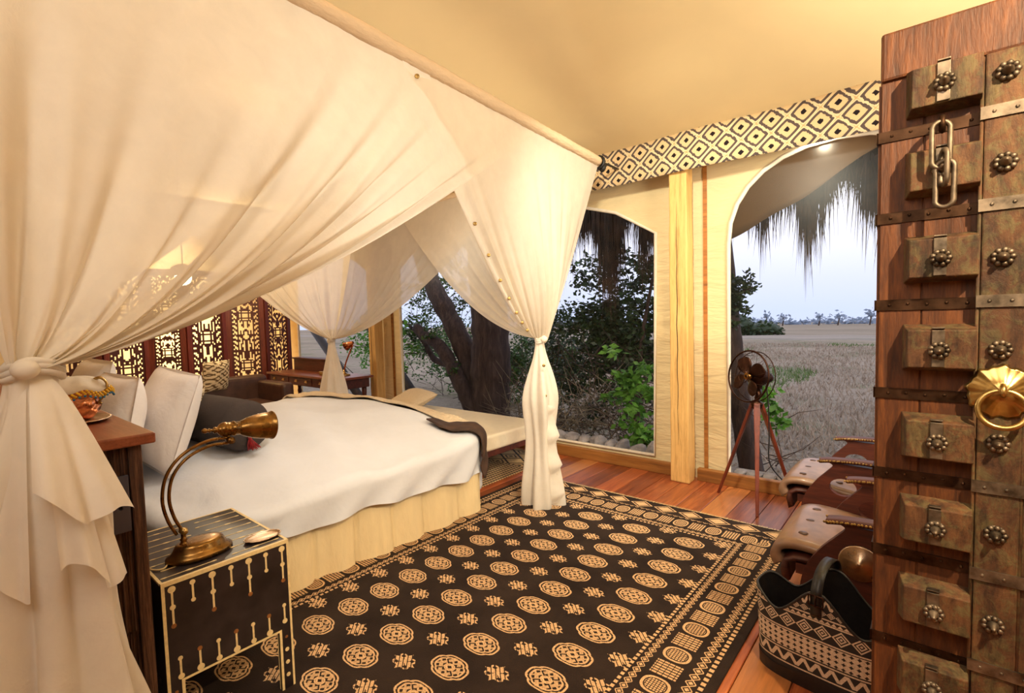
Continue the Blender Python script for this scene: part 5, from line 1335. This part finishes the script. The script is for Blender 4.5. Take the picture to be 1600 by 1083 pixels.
# far bushes and palms
def blob(lb,x_,y_,r,h_,mat='leafdark',grp=None,nm='bush',cat='bush'):
    z_ = gz(x_,y_); t = thing(nm,lb,cat,(x_,y_,z_),0,grp); mb = MB()
    for _ in range(420):
        d = Vector((random.gauss(0,1),random.gauss(0,1),abs(random.gauss(0,1)))).normalized()*random.uniform(.75,1)
        leaf(mb,Vector((x_+d.x*r,y_+d.y*r,z_+d.z*h_)),r*.28)
    mb.ell((x_,y_,z_+h_*.42),(r*.85,r*.85,h_*.46),14,10); obj('foliage', mb, M[mat], t, kind='stuff', recalc=False); return t
blob('rounded dark bush on the plain just right of the leaning tree',-24.0,84,2.9,3.6)
blob('low dark bush on the plain above the fan',-20.0,84,2.6,2.2)
blob('round bush on the plain beside the carved door edge',.4,84,2.5,2.8)
random.seed(41)
for k,(px_,hh,ww) in enumerate(((-62,9,2.6),(-48,7.5,2.2),(-37,9.5,2.8),(-30,8.5,4.2),(-16,8,4.0),(-9,8.5,3.0),(2,10.5,3.0),(11,9,5.5),(16,11,3.5),(24,9,6.0))):
    Y_ = 250; X_ = px_-22; z_ = gz(X_,Y_); hh *= .5; ww *= .6; t = thing('palm_tree','small hazy palm tree on the far horizon','tree',(X_,Y_,z_),0,'hazy palms along the horizon')
    mb = MB(); mb.tube([(X_,Y_,z_),(X_+.4,Y_,z_+hh*.6),(X_+.2,Y_,z_+hh)],[.32,.25,.2],6); obj('trunk', mb, M['bark'], t)
    mb = MB()
    for _ in range(34): leaf(mb,Vector((X_+.2+random.gauss(0,ww*.35),Y_+random.gauss(0,.5),z_+hh+random.gauss(0,.7))),1.6)
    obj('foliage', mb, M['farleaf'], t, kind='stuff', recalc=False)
tl = thing('tree_line','long low hazy line of trees along the far horizon','trees',(-30,330,-1)); mb = MB()
for _ in range(2600): leaf(mb,Vector((random.uniform(-240,80),330+random.gauss(0,4),gz(0,330)+abs(random.gauss(0,1.4))+1.5*max(0,sin(_*.013)))),2.6)
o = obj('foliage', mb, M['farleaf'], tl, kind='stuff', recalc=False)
# thatched eave and awning
te = thing('thatched_eave','dark thatched roof edge with ragged straw hanging over the windows','eave',(-4,6.4,3.0))
mb = MB(); mb.add([(-10.5,6.75,2.98),(1.9,6.75,2.98),(1.9,4.72,4.05),(-10.5,4.72,4.05),(-10.5,6.75,3.2),(1.9,6.75,3.2),(1.9,4.72,4.3),(-10.5,4.72,4.3)],[(0,1,2,3),(7,6,5,4),(0,4,5,1),(1,5,6,2),(2,6,7,3),(3,7,4,0)]); obj('roof_slope', mb, M['thatch'], te)
random.seed(51); mb = MB()
CL = [(-1.60,.62,.07),(-1.12,.55,.09),(-.98,.35,.05),(-.55,.40,.10),(-.36,.70,.06),(-3.62,1.15,.16),(-3.12,.75,.05),(-3.0,.35,.08),(-4.4,.5,.2),(.1,.5,.2),(-2.3,.5,.2)]
def low(x_):
    return 2.62+.10*sin(x_*7)+.06*sin(x_*19+1)-sum(d*exp(-((x_-c_)/w_)**2) for c_,d,w_ in CL)
N_ = 5200
for k in range(N_):
    x_ = random.uniform(-5.2,.9); y_ = random.gauss(6.55,.08); l_ = low(x_)
    if abs(x_+.80) < .035 or abs(x_+2.93)<.05: continue
    zb = l_+abs(random.gauss(0,.22)) if random.random() < .93 else l_-random.uniform(0,.35)
    zt = 3.28; w_ = random.uniform(.004,.011); dx = random.gauss(0,.05); 
    mb.add([(x_-w_,y_,zt),(x_+w_,y_,zt),(x_+dx*.5+w_*.7,y_+.01,(zt+zb)/2),(x_+dx*.5-w_*.7,y_+.01,(zt+zb)/2),(x_+dx,y_+random.gauss(0,.02),zb)],[(0,1,2,3),(3,2,4)])
obj('thatch_fringe', mb, M['thatch'], te, kind='stuff', recalc=False)
def awn(u,v):
    lo = Vector((-1.86,6.05,2.37)).lerp(Vector((-.25,5.0,2.92)),u); hi = Vector((-2.7,4.73,2.98)).lerp(Vector((.9,4.73,3.10)),u)
    p = hi.lerp(lo,v); return p+Vector((0,0,-.05*sin(pi*u)*v+.012*sin(u*14+v*3)))
mb = MB(); mb.grid(awn,24,12); o = obj('awning', mb, M['awning'], smooth=True, solid=.006); tag(o,'brown canvas awning flap sloping down outside the arched window','awning')
bpy.context.view_layer.update()
